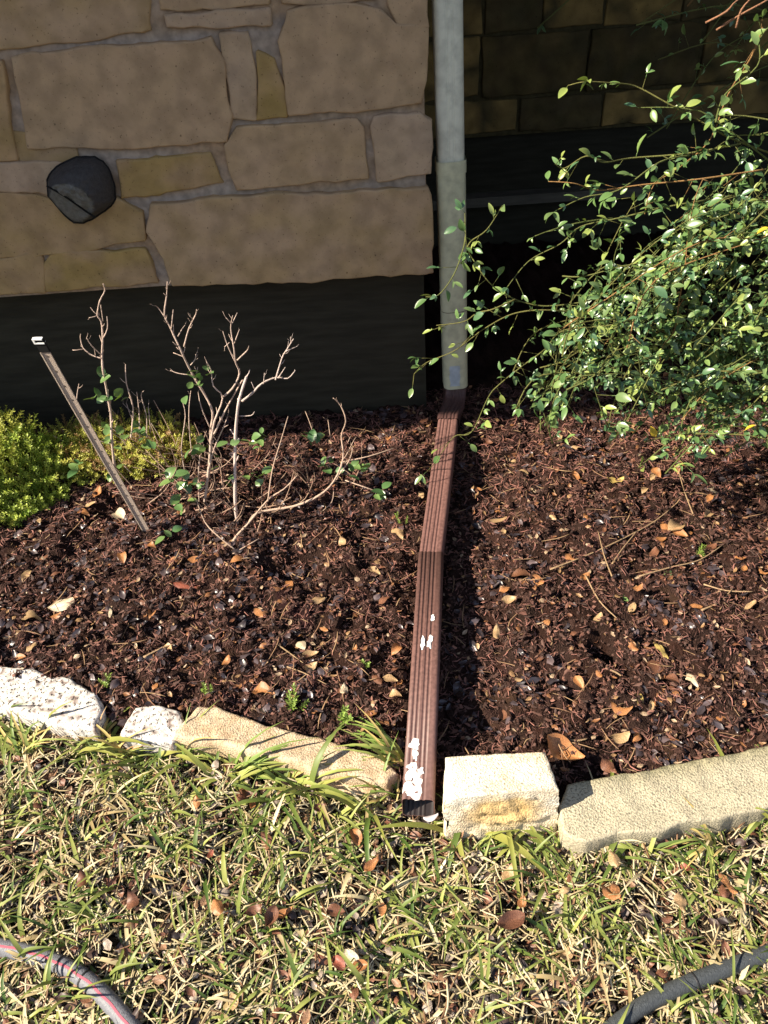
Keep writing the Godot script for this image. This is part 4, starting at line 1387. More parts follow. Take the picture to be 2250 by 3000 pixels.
func stem_into(s: SurfaceTool, path: Array, r0: float, r1: float, nubs := 1.0, each := 3):
	# wandering bark: small kinks, with short dead nubs
	var p := []
	for q in path:
		p.append(q + Vector3(rng.randf_range(-0.003, 0.003), 0, rng.randf_range(-0.014, 0.014)))
	p[0] = path[0]
	p = smooth_path(p, each)
	var r := taper(p.size(), r0, r1)
	for i in r.size():
		r[i] *= rng.randf_range(0.86, 1.16)
	tube(s, p, r, 6)
	for i in range(2, p.size()):
		if rng.randf() < 0.3 * nubs:
			var d: Vector3 = (p[i] - p[i - 1]).normalized()
			var o := Vector3(rng.randf_range(-1, 1), rng.randf_range(-0.2, 0.6), rng.randf_range(-1, 1)).normalized()
			var dd := (d * 0.8 + o).normalized()
			var l := rng.randf_range(0.006, 0.02)
			tube(s, [p[i], p[i] + dd * l * 0.6, p[i] + dd * l + Vector3(0, l * 0.25, 0)], [r[i] * 0.6, r[i] * 0.45, r[i] * 0.3], 4)


func shrub(label: String, foot: Vector3, canes: Array, leaves: Array, tone: Color, group := "bare shrubs in the left bed"):
	var t := thing("bare_shrub", label, "shrub", foot, group)
	for q in canes:
		var s := start()
		s.set_color(tone * rng.randf_range(0.88, 1.1))
		stem_into(s, q[0], q[1] * 0.66, q[2] * 0.8, 1.3)
		put("stem", finish(s), M.bark, t)
	for p in leaves:
		green_leaf(p, rng.randf_range(0.026, 0.042), t)
		for k in 1 if rng.randf() < 0.75 else 2:
			green_leaf(p + Vector3(rng.randf_range(-0.02, 0.02), rng.randf_range(-0.02, 0.02), rng.randf_range(-0.02, 0.02)), rng.randf_range(0.02, 0.036), t)
	return t


func twig_tangle(t: Node3D, from: Array, n: int, tone: Color):
	for k in n:
		var a: Vector3 = from[rng.randi() % from.size()] + Vector3(rng.randf_range(-0.10, 0.10), 0, rng.randf_range(-0.05, 0.05))
		var d := Vector3(rng.randf_range(-0.8, 0.8), rng.randf_range(0.15, 1.0), rng.randf_range(-0.3, 0.5)).normalized() * rng.randf_range(0.06, 0.19)
		var s := start()
		s.set_color(tone * rng.randf_range(0.6, 1.05))
		stem_into(s, [a, a + d * 0.5 + Vector3(0.01, -0.005, 0), a + d], 0.0018, 0.0008, 1.0)
		put("twig", finish(s), M.bark, t)


func green_leaf(p: Vector3, l: float, parent):
	var c := Color(0.07, 0.16, 0.06).lerp(Color(0.20, 0.30, 0.09), rng.randf())
	var mesh := leaf_mesh(rng.randf_range(0.6, 0.75), rng.randf_range(-0.5, 0.1), 0.25, 0.0, c, 5, 0.9, 0.9)
	var o := MeshInstance3D.new()
	o.name = "leaf"
	o.mesh = mesh
	o.material_override = M.leaf
	parent.add_child(o, true)
	o.transform = turned(p - parent.position, rng.randf() * TAU, rng.randf_range(-0.2, 0.9), rng.randf_range(-0.3, 0.8), l)


func shrubs():
	var pale := Color(0.70, 0.53, 0.44)
	var z := -1.80
	var first = shrub("tall thin bare shrub just right of the leaning tan stake", Vector3(-0.7740, 0.0900, -2.1009), [
		[[Vector3(-0.7261, 0.2416, -1.7600), Vector3(-0.7011, 0.3459, -1.7600), Vector3(-0.6898, 0.4123, -1.7600), Vector3(-0.6780, 0.4917, -1.7600), Vector3(-0.6710, 0.5526, -1.7600), Vector3(-0.6639, 0.5893, -1.7600), Vector3(-0.6486, 0.6316, -1.7600), Vector3(-0.6400, 0.6731, -1.7600), Vector3(-0.6477, 0.6910, -1.7600), Vector3(-0.6310, 0.7270, -1.7600), Vector3(-0.6111, 0.7487, -1.7600), Vector3(-0.6072, 0.7713, -1.7600)], 0.0055, 0.0016],
		[[Vector3(-0.6486, 0.6316, -1.7600), Vector3(-0.6313, 0.6585, -1.7600), Vector3(-0.6200, 0.6923, -1.7600)], 0.0026, 0.0012], [[Vector3(-0.6669, 0.5784, -1.7600), Vector3(-0.6874, 0.5874, -1.7600), Vector3(-0.7046, 0.6071, -1.7600), Vector3(-0.7077, 0.6290, -1.7600), Vector3(-0.7000, 0.6483, -1.7600)], 0.0026, 0.0011],
		[[Vector3(-0.7033, 0.6070, -1.7600), Vector3(-0.7195, 0.6119, -1.7600), Vector3(-0.7284, 0.6104, -1.7600)], 0.0018, 0.001], [[Vector3(-0.6658, 0.5894, -1.7600), Vector3(-0.6749, 0.6192, -1.7600), Vector3(-0.6810, 0.6426, -1.7600)], 0.002, 0.001], [[Vector3(-0.6466, 0.6902, -1.7600), Vector3(-0.6654, 0.6889, -1.7600)], 0.0016, 0.001], [[Vector3(-0.6359, 0.6763, -1.7600), Vector3(-0.6267, 0.7199, -1.7600)], 0.0018, 0.001],
		[[Vector3(-0.6559, 0.3421, -1.7600), Vector3(-0.6345, 0.4242, -1.7600), Vector3(-0.6241, 0.5030, -1.7600), Vector3(-0.6140, 0.5541, -1.7600)], 0.0036, 0.0014], [[Vector3(-0.6336, 0.3402, -1.7600), Vector3(-0.6162, 0.4145, -1.7600), Vector3(-0.6044, 0.4795, -1.7600)], 0.0026, 0.001], [[Vector3(-0.6154, 0.3387, -1.7600), Vector3(-0.6011, 0.4050, -1.7600), Vector3(-0.5987, 0.4616, -1.7600), Vector3(-0.5845, 0.4858, -1.7600)], 0.0026, 0.001], [[Vector3(-0.6016, 0.3546, -1.7600), Vector3(-0.5942, 0.3961, -1.7600), Vector3(-0.5887, 0.4326, -1.7600)], 0.0022, 0.001], [[Vector3(-0.7700, 0.4190, -1.7600), Vector3(-0.7590, 0.4667, -1.7600), Vector3(-0.7424, 0.5102, -1.7600)], 0.002, 0.001]],
		[Vector3(-0.6842, 0.5215, -1.7500), Vector3(-0.7006, 0.4761, -1.7500), Vector3(-0.6695, 0.4656, -1.7500), Vector3(-0.6473, 0.4717, -1.7500), Vector3(-0.7167, 0.3456, -1.7500), Vector3(-0.7144, 0.3411, -1.7500), Vector3(-0.6638, 0.3582, -1.7500), Vector3(-0.6367, 0.3812, -1.7500), Vector3(-0.6175, 0.3457, -1.7500), Vector3(-0.6261, 0.3677, -1.7500), Vector3(-0.6958, 0.2646, -1.7500), Vector3(-0.7472, 0.2234, -1.7500), Vector3(-0.8258, 0.2669, -1.7500), Vector3(-0.8214, 0.2574, -1.7500), Vector3(-0.7150, 0.4733, -1.7500), Vector3(-0.7154, 0.3878, -1.7500)], pale)
	var second = shrub("tall forked bare shrub in the middle of the left bed", Vector3(-0.5164, 0.0699, -1.8155), [
		[[Vector3(-0.5012, 0.1239, -1.7400), Vector3(-0.4754, 0.2164, -1.7400), Vector3(-0.4505, 0.2952, -1.7400), Vector3(-0.4375, 0.3544, -1.7400), Vector3(-0.4180, 0.4191, -1.7400), Vector3(-0.4305, 0.4603, -1.7400), Vector3(-0.4462, 0.5160, -1.7400), Vector3(-0.4564, 0.5619, -1.7400), Vector3(-0.4614, 0.5989, -1.7400), Vector3(-0.4711, 0.6283, -1.7400), Vector3(-0.4782, 0.6535, -1.7400), Vector3(-0.4837, 0.6849, -1.7400), Vector3(-0.4699, 0.7309, -1.7400), Vector3(-0.4558, 0.7703, -1.7400)], 0.0065, 0.0016],
		[[Vector3(-0.4830, 0.6849, -1.7400), Vector3(-0.4952, 0.7028, -1.7400), Vector3(-0.4954, 0.7175, -1.7400)], 0.002, 0.001], [[Vector3(-0.4751, 0.6532, -1.7400), Vector3(-0.4611, 0.6982, -1.7400)], 0.002, 0.001], [[Vector3(-0.4548, 0.6056, -1.7400), Vector3(-0.4350, 0.6467, -1.7400), Vector3(-0.4153, 0.6798, -1.7400), Vector3(-0.4014, 0.7011, -1.7400)], 0.003, 0.0012], [[Vector3(-0.4338, 0.6522, -1.7400), Vector3(-0.4197, 0.6677, -1.7400), Vector3(-0.4220, 0.6871, -1.7400)], 0.0016, 0.001],
		[[Vector3(-0.4501, 0.5540, -1.7400), Vector3(-0.4357, 0.5662, -1.7400), Vector3(-0.4311, 0.5820, -1.7400)], 0.002, 0.001], [[Vector3(-0.4597, 0.5769, -1.7400), Vector3(-0.4838, 0.5861, -1.7400)], 0.002, 0.001], [[Vector3(-0.4533, 0.5264, -1.7400), Vector3(-0.4831, 0.5303, -1.7400), Vector3(-0.5058, 0.5359, -1.7400)], 0.002, 0.001], [[Vector3(-0.4477, 0.5084, -1.7400), Vector3(-0.4342, 0.5415, -1.7400)], 0.0018, 0.001], [[Vector3(-0.4635, 0.6334, -1.7400), Vector3(-0.4507, 0.6479, -1.7400)], 0.0016, 0.001],
		[[Vector3(-0.4373, 0.3427, -1.7200), Vector3(-0.4144, 0.4074, -1.7200), Vector3(-0.3851, 0.4728, -1.7200), Vector3(-0.3984, 0.5087, -1.7200), Vector3(-0.4009, 0.5466, -1.7200), Vector3(-0.4051, 0.5749, -1.7200)], 0.0042, 0.0013], [[Vector3(-0.3858, 0.4690, -1.7200), Vector3(-0.3554, 0.4960, -1.7200), Vector3(-0.3355, 0.5264, -1.7200), Vector3(-0.3323, 0.5634, -1.7200), Vector3(-0.3306, 0.6067, -1.7200), Vector3(-0.3302, 0.6489, -1.7200), Vector3(-0.3208, 0.6905, -1.7200)], 0.0045, 0.0014],
		[[Vector3(-0.3362, 0.5673, -1.7200), Vector3(-0.3471, 0.6080, -1.7200), Vector3(-0.3518, 0.6450, -1.7200)], 0.0026, 0.001], [[Vector3(-0.3307, 0.5691, -1.7200), Vector3(-0.3065, 0.5890, -1.7200), Vector3(-0.2955, 0.6089, -1.7200)], 0.0026, 0.001], [[Vector3(-0.3260, 0.6651, -1.7200), Vector3(-0.3332, 0.6847, -1.7200)], 0.0018, 0.001], [[Vector3(-0.3251, 0.6664, -1.7200), Vector3(-0.3129, 0.6859, -1.7200)], 0.0018, 0.001], [[Vector3(-0.3291, 0.6151, -1.7200), Vector3(-0.3126, 0.6475, -1.7200)], 0.0018, 0.001], [[Vector3(-0.3401, 0.6181, -1.7200), Vector3(-0.3547, 0.6085, -1.7200)], 0.0016, 0.001],
		[[Vector3(-0.4323, 0.3508, -1.7200), Vector3(-0.3912, 0.4217, -1.7200), Vector3(-0.3499, 0.4817, -1.7200), Vector3(-0.3276, 0.5144, -1.7200)], 0.0042, 0.0014], [[Vector3(-0.4322, 0.3759, -1.7200), Vector3(-0.4422, 0.4499, -1.7200), Vector3(-0.4468, 0.4833, -1.7200)], 0.0026, 0.001], [[Vector3(-0.4629, 0.2486, -1.7200), Vector3(-0.4369, 0.3083, -1.7200), Vector3(-0.4007, 0.3816, -1.7200), Vector3(-0.3816, 0.4063, -1.7200)], 0.0032, 0.0012], [[Vector3(-0.4014, 0.3775, -1.7200), Vector3(-0.3867, 0.3821, -1.7200)], 0.0018, 0.001],
		[[Vector3(-0.5358, 0.2325, -1.7500), Vector3(-0.5276, 0.3034, -1.7500), Vector3(-0.4989, 0.4030, -1.7500), Vector3(-0.5000, 0.4422, -1.7500)], 0.0026, 0.001], [[Vector3(-0.5067, 0.2662, -1.7500), Vector3(-0.4943, 0.3524, -1.7500), Vector3(-0.4818, 0.4342, -1.7500), Vector3(-0.4667, 0.4729, -1.7500)], 0.0024, 0.001], [[Vector3(-0.5220, 0.1095, -1.7600), Vector3(-0.5064, 0.2039, -1.7600), Vector3(-0.4845, 0.2749, -1.7600)], 0.003, 0.0022]],
		[Vector3(-0.4776, 0.4804, -1.7200), Vector3(-0.4926, 0.3131, -1.7200), Vector3(-0.4943, 0.3219, -1.7200), Vector3(-0.4341, 0.2862, -1.7200), Vector3(-0.5700, 0.2216, -1.7200), Vector3(-0.5822, 0.2319, -1.7200), Vector3(-0.5589, 0.2389, -1.7200), Vector3(-0.5148, 0.2075, -1.7200), Vector3(-0.5078, 0.1883, -1.7200), Vector3(-0.5402, 0.1912, -1.7200), Vector3(-0.5370, 0.1721, -1.7200), Vector3(-0.4298, 0.5339, -1.7200), Vector3(-0.4248, 0.5260, -1.7200), Vector3(-0.4409, 0.5121, -1.7200), Vector3(-0.6249, 0.0477, -1.7200), Vector3(-0.3967, 0.3350, -1.7200), Vector3(-0.6014, 0.3310, -1.7200)], pale)
	shrub("thick pale single stem shrub with one long branch reaching right", Vector3(-0.4227, 0.0658, -1.7677), [
		[[Vector3(-0.4162, 0.0623, -1.7100), Vector3(-0.4087, 0.1401, -1.7100), Vector3(-0.3911, 0.2409, -1.7100), Vector3(-0.3701, 0.3524, -1.7100), Vector3(-0.3480, 0.4485, -1.7100), Vector3(-0.3314, 0.4863, -1.7100), Vector3(-0.3163, 0.5247, -1.7100)], 0.0075, 0.0042],
		[[Vector3(-0.3366, 0.4594, -1.7100), Vector3(-0.3096, 0.4768, -1.7100), Vector3(-0.2785, 0.5050, -1.7100), Vector3(-0.2441, 0.5136, -1.7100), Vector3(-0.2122, 0.5149, -1.7100), Vector3(-0.1927, 0.5283, -1.7100)], 0.0045, 0.0014], [[Vector3(-0.2441, 0.5136, -1.7100), Vector3(-0.2235, 0.5677, -1.7100), Vector3(-0.2073, 0.5917, -1.7100), Vector3(-0.1852, 0.6234, -1.7100)], 0.003, 0.0012], [[Vector3(-0.2088, 0.5897, -1.7100), Vector3(-0.1839, 0.5935, -1.7100)], 0.002, 0.001], [[Vector3(-0.2752, 0.5047, -1.7100), Vector3(-0.2675, 0.5343, -1.7100)], 0.002, 0.001], [[Vector3(-0.3507, 0.4168, -1.7100), Vector3(-0.3222, 0.4200, -1.7100), Vector3(-0.3102, 0.4311, -1.7100)], 0.0022, 0.0012], [[Vector3(-0.2369, 0.5183, -1.7100), Vector3(-0.2190, 0.5431, -1.7100)], 0.002, 0.001], [[Vector3(-0.1935, 0.6085, -1.7100), Vector3(-0.1899, 0.6265, -1.7100)], 0.0016, 0.001]],
		[Vector3(-0.3676, 0.1853, -1.7500), Vector3(-0.4079, 0.1888, -1.7500)], Color(0.72, 0.58, 0.52))
	var last = shrub("low sprawling shrub leaning right towards the brown extension", Vector3(-0.4226, 0.0564, -1.6577), [
		[[Vector3(-0.4187, 0.0731, -1.6192), Vector3(-0.4012, 0.0938, -1.6272), Vector3(-0.3650, 0.1333, -1.6222), Vector3(-0.3062, 0.1942, -1.6324), Vector3(-0.2596, 0.2244, -1.6349), Vector3(-0.2196, 0.2557, -1.6496)], 0.006, 0.0016],
		[[Vector3(-0.3722, 0.1059, -1.6525), Vector3(-0.3484, 0.1176, -1.6725), Vector3(-0.2438, 0.1371, -1.6665), Vector3(-0.1737, 0.1776, -1.6724), Vector3(-0.1273, 0.2088, -1.6860), Vector3(-0.1010, 0.2608, -1.7094), Vector3(-0.0978, 0.3129, -1.7339), Vector3(-0.0841, 0.3727, -1.7311), Vector3(-0.0945, 0.4129, -1.7335), Vector3(-0.1055, 0.4425, -1.7286)], 0.006, 0.0014],
		[[Vector3(-0.1267, 0.2000, -1.6998), Vector3(-0.0875, 0.2508, -1.7093), Vector3(-0.0687, 0.2833, -1.7380)], 0.003, 0.0012], [[Vector3(-0.1026, 0.2418, -1.7209), Vector3(-0.0293, 0.2611, -1.7126), Vector3(0.0402, 0.2724, -1.7278)], 0.003, 0.0012], [[Vector3(-0.0999, 0.1906, -1.7065), Vector3(-0.0497, 0.1878, -1.6747), Vector3(-0.0078, 0.1672, -1.6670)], 0.0028, 0.0012],
		[[Vector3(-0.3049, 0.1944, -1.6343), Vector3(-0.2819, 0.2767, -1.6616), Vector3(-0.2505, 0.3579, -1.6753), Vector3(-0.2254, 0.4180, -1.6763)], 0.0036, 0.0012], [[Vector3(-0.1334, 0.1603, -1.7037), Vector3(-0.1428, 0.1376, -1.6721), Vector3(-0.1668, 0.1177, -1.6733)], 0.0024, 0.0012], [[Vector3(-0.0965, 0.2254, -1.7635), Vector3(-0.0627, 0.2770, -1.7817)], 0.002, 0.001],
		[[Vector3(-0.1878, 0.1793, -1.9249), Vector3(-0.1981, 0.2223, -1.9607), Vector3(-0.2119, 0.2436, -1.9757)], 0.002, 0.001], [[Vector3(-0.4201, 0.0510, -1.5947), Vector3(-0.3454, 0.0732, -1.6202)], 0.003, 0.002], [[Vector3(-0.4140, 0.0522, -1.6089), Vector3(-0.4558, 0.0851, -1.6427), Vector3(-0.4925, 0.1080, -1.6766), Vector3(-0.5094, 0.1616, -1.7183)], 0.004, 0.0018], [[Vector3(-0.1427, 0.1799, -1.9323), Vector3(-0.1443, 0.2218, -1.9547)], 0.0016, 0.001], [[Vector3(-0.0918, 0.1773, -1.9023), Vector3(-0.0823, 0.1971, -1.8999)], 0.002, 0.001]],
		[Vector3(-0.3446, 0.1985, -1.9163), Vector3(-0.3259, 0.1999, -1.9326), Vector3(-0.3556, 0.1976, -1.9054), Vector3(-0.3731, 0.1999, -1.9316), Vector3(-0.1839, 0.1981, -1.9110), Vector3(-0.1953, 0.1966, -1.8940), Vector3(-0.1993, 0.1972, -1.9005), Vector3(-0.1447, 0.1867, -1.7780), Vector3(-0.1410, 0.1847, -1.7553), Vector3(-0.0478, 0.1849, -1.7567), Vector3(-0.0365, 0.1852, -1.7610), Vector3(0.0004, 0.1779, -1.6758), Vector3(0.0066, 0.1761, -1.6542), Vector3(-0.0109, 0.1771, -1.6664), Vector3(-0.3472, 0.1866, -1.7767), Vector3(-0.3311, 0.1850, -1.7584), Vector3(-0.5725, 0.1673, -1.5519), Vector3(-0.0846, 0.1871, -1.7829), Vector3(-0.0602, 0.1812, -1.7141), Vector3(-0.5340, 0.1763, -1.6567), Vector3(-0.5721, 0.1775, -1.6708)], Color(0.60, 0.43, 0.33))
	twig_tangle(first, [Vector3(-0.8484, 0.1086, -2.0334), Vector3(-0.7493, 0.1096, -2.0450), Vector3(-0.6724, 0.1070, -2.0147), Vector3(-0.7379, 0.1039, -1.9783)], 24, pale)
	twig_tangle(second, [Vector3(-0.5901, 0.1115, -1.9506), Vector3(-0.5155, 0.1038, -1.8604), Vector3(-0.4765, 0.1105, -1.9387), Vector3(-0.5283, 0.0971, -1.7833), Vector3(-0.6014, 0.1011, -1.8295)], 60, Color(0.56, 0.38, 0.29))
	twig_tangle(last, [Vector3(-0.4023, 0.0790, -1.6887), Vector3(-0.3523, 0.0817, -1.7204), Vector3(-0.3004, 0.0829, -1.7338), Vector3(-0.4810, 0.0797, -1.6964), Vector3(-0.1690, 0.0900, -1.8166)], 30, Color(0.48, 0.32, 0.23))


func seedlings():
	# feathery sprouts and small green weeds that stand alone in the mulch
	var spots := [[Vector3(-0.2314, 0.0088, -1.1023), 0.055, "feathery green sprout behind the middle of the tan slab"], [Vector3(-0.1290, 0.0049, -1.0566), 0.06, "feathery green sprout at the back edge of the tan slab near the extension"], [Vector3(-0.0690, 0.0173, -1.2015), 0.03, "tiny feathery sprout left of the white paint spots"], [Vector3(-0.6751, 0.0171, -1.1995), 0.045, "feathery sprout above the small white edging stone"], [Vector3(-0.4393, 0.0136, -1.1592), 0.035, "small bushy sprout above the corner of the tan slab"], [Vector3(0.8130, 0.0398, -1.4649), 0.04, "pale green sprout on the bent straw in the right bed"], [Vector3(0.1713, 0.0608, -1.7089), 0.03, "small green sprig hidden beside the brown extension"]]
	spots[6][0] = Vector3(0.0475, 0.0571, -1.6660)
	for q in spots:
		var t := thing("sprout", q[2], "sprout", q[0], "green sprouts in the mulch")
		for k in 4:
			var o := MeshInstance3D.new()
			o.name = "sprig"
			o.mesh = sprig_mesh(k * 3 + 1, 24)
			o.material_override = tinted(Color(0.26, 0.36, 0.08))
			t.add_child(o, true)
			o.transform = turned(Vector3(rng.randf_range(-0.01, 0.01), 0, rng.randf_range(-0.01, 0.01)), rng.randf() * TAU, rng.randf_range(-0.5, 0.5), rng.randf_range(-0.5, 0.5), q[1] * rng.randf_range(0.7, 1.1))
	for q in [[Vector3(0.5812, 0.0296, -1.3454), "tiny bright green two leaved weed in the right bed"], [Vector3(0.7072, 0.0900, -2.1563), "small weed under the bush edge"], [Vector3(0.7174, 0.0352, -1.4103), "small green weed below the straws on the right"], [Vector3(0.8560, 0.0797, -1.9302), "small green weed in the mulch under the bush"]]:
		var t := thing("weed", q[1], "weed", q[0], "small weeds in the mulch")
		for k in 4:
			green_leaf(q[0] + Vector3(0, 0.008, 0), rng.randf_range(0.012, 0.02), t)


func tinted(c: Color) -> StandardMaterial3D:
	var key := "grass_%s" % c.to_html()
	if not M.has(key):
		M[key] = M.grass.duplicate()
		M[key].albedo_color = c.linear_to_srgb()
	return M[key]


func tuft(at: Vector3, label: String, n: int, l0: float, l1: float, yaw: float, spread: float, tones: Array):
	var t := thing("grass_tuft", label, "grass tuft", at, "taller tufts of grass along the edging")
	for k in n * 3 / 2:
		var o := MeshInstance3D.new()
		o.name = "blade"
		o.mesh = blade_mesh(rng.randf_range(0.5, 1.5), rng.randf_range(-0.8, 0.8), rng.randf_range(0.045, 0.075), rng.randf_range(0.3, 0.7))
		o.material_override = tinted(tones[k % tones.size()])
		t.add_child(o, true)
		o.transform = turned(Vector3(rng.randf_range(-0.02, 0.02), 0, rng.randf_range(-0.012, 0.012)), yaw + rng.randf_range(-spread, spread), 0.0, -rng.randf_range(0.1, 1.0), rng.randf_range(l0, l1) * 1.2)


func tufts():
	var green := Color(0.16, 0.23, 0.05)
	var lime := Color(0.30, 0.34, 0.09)
	var straw := Color(0.50, 0.38, 0.14)
	var rust := Color(0.42, 0.24, 0.09)
	tuft(Vector3(-0.6961, -0.0300, -1.0677), "tall yellowing grass tuft over the end of the pitted white block", 16, 0.07, 0.14, 1.6, 0.9, [lime, straw, rust])
	tuft(Vector3(-0.6238, -0.0300, -1.0260), "straw coloured grass tuft in front of the small white stone", 14, 0.06, 0.12, 1.4, 1.6, [straw, lime, rust])
	tuft(Vector3(-0.3518, -0.0300, -0.9587), "green grass tuft sweeping right under the tan slab", 18, 0.08, 0.15, 0.1, 0.6, [green, lime, green])
	tuft(Vector3(-0.2296, -0.0298, -0.9380), "long green grass tuft lying along the front of the tan slab", 18, 0.08, 0.15, 0.2, 0.7, [green, lime, straw])
	tuft(Vector3(-0.0094, 0.0000, -0.9470), "green grass tuft between the tan slab and the brown extension", 20, 0.07, 0.15, 2.6, 0.8, [green, lime, green, straw])
	tuft(Vector3(-0.0336, -0.0284, -0.8896), "grass tuft beside the mouth of the brown extension", 16, 0.05, 0.11, 2.6, 1.6, [green, lime, straw])
	tuft(Vector3(0.3063, -0.0300, -0.7547), "small green grass tuft at the front corner of the cream block", 12, 0.05, 0.09, 1.8, 1.2, [green, lime])
	tuft(Vector3(0.6018, -0.0300, -0.7334), "green grass tuft below the mossy slab", 14, 0.06, 0.12, 3.3, 1.2, [green, lime, straw])
	tuft(Vector3(-0.8462, -0.0300, -1.0556), "green grass tuft against the front of the pitted white block", 18, 0.06, 0.11, 1.2, 1.4, [green, lime, straw])
	tuft(Vector3(-0.4814, -0.0298, -1.0146), "mixed grass tuft where the small white stone meets the tan slab", 14, 0.06, 0.12, 0.5, 1.0, [lime, straw, green])


# ------------------------------------------------------------------ the leafy bush
func leaf_spray(c: Color, wide: float, fold: float, leaflets: Array) -> ArrayMesh:
	# leaflets [turn, length, start] on a short stalk, about 1 across, growing along +x
	var s := start()
	for q in leaflets:
		var a: float = q[0]
		var l: float = q[1]
		var b := Basis(Vector3.UP, a) * Basis(Vector3.BACK, 0.12 - 0.3 * absf(a) + fold)
		var rows := 5
		var grid := []
		for i in rows + 1:
			var f := float(i) / rows
			var hw := wide * 0.5 * l * pow(sin(PI * clampf(pow(f, 0.92) * 0.95 + 0.025, 0, 1)), 0.72)
			var y := -0.14 * f * f * (1.0 + absf(a))
			grid.append([Vector3(f * l, y + hw * 0.38, -hw), Vector3(f * l, y, 0), Vector3(f * l, y + hw * 0.38, hw)])
		for i in rows:
			for j in 2:
				for k in [[i, j], [i + 1, j], [i + 1, j + 1], [i, j], [i + 1, j + 1], [i, j + 1]]:
					s.set_color(c * (0.85 if k[1] == 1 else 1.0))
					s.add_vertex(b * grid[k[0]][k[1]] + Vector3(q[2], 0, 0))
	s.set_color(c * 0.9)
	tube(s, [Vector3.ZERO, Vector3(0.15, 0.02, 0), Vector3(0.36, 0, 0)], [0.018, 0.014, 0.01], 3)
	return finish(s)


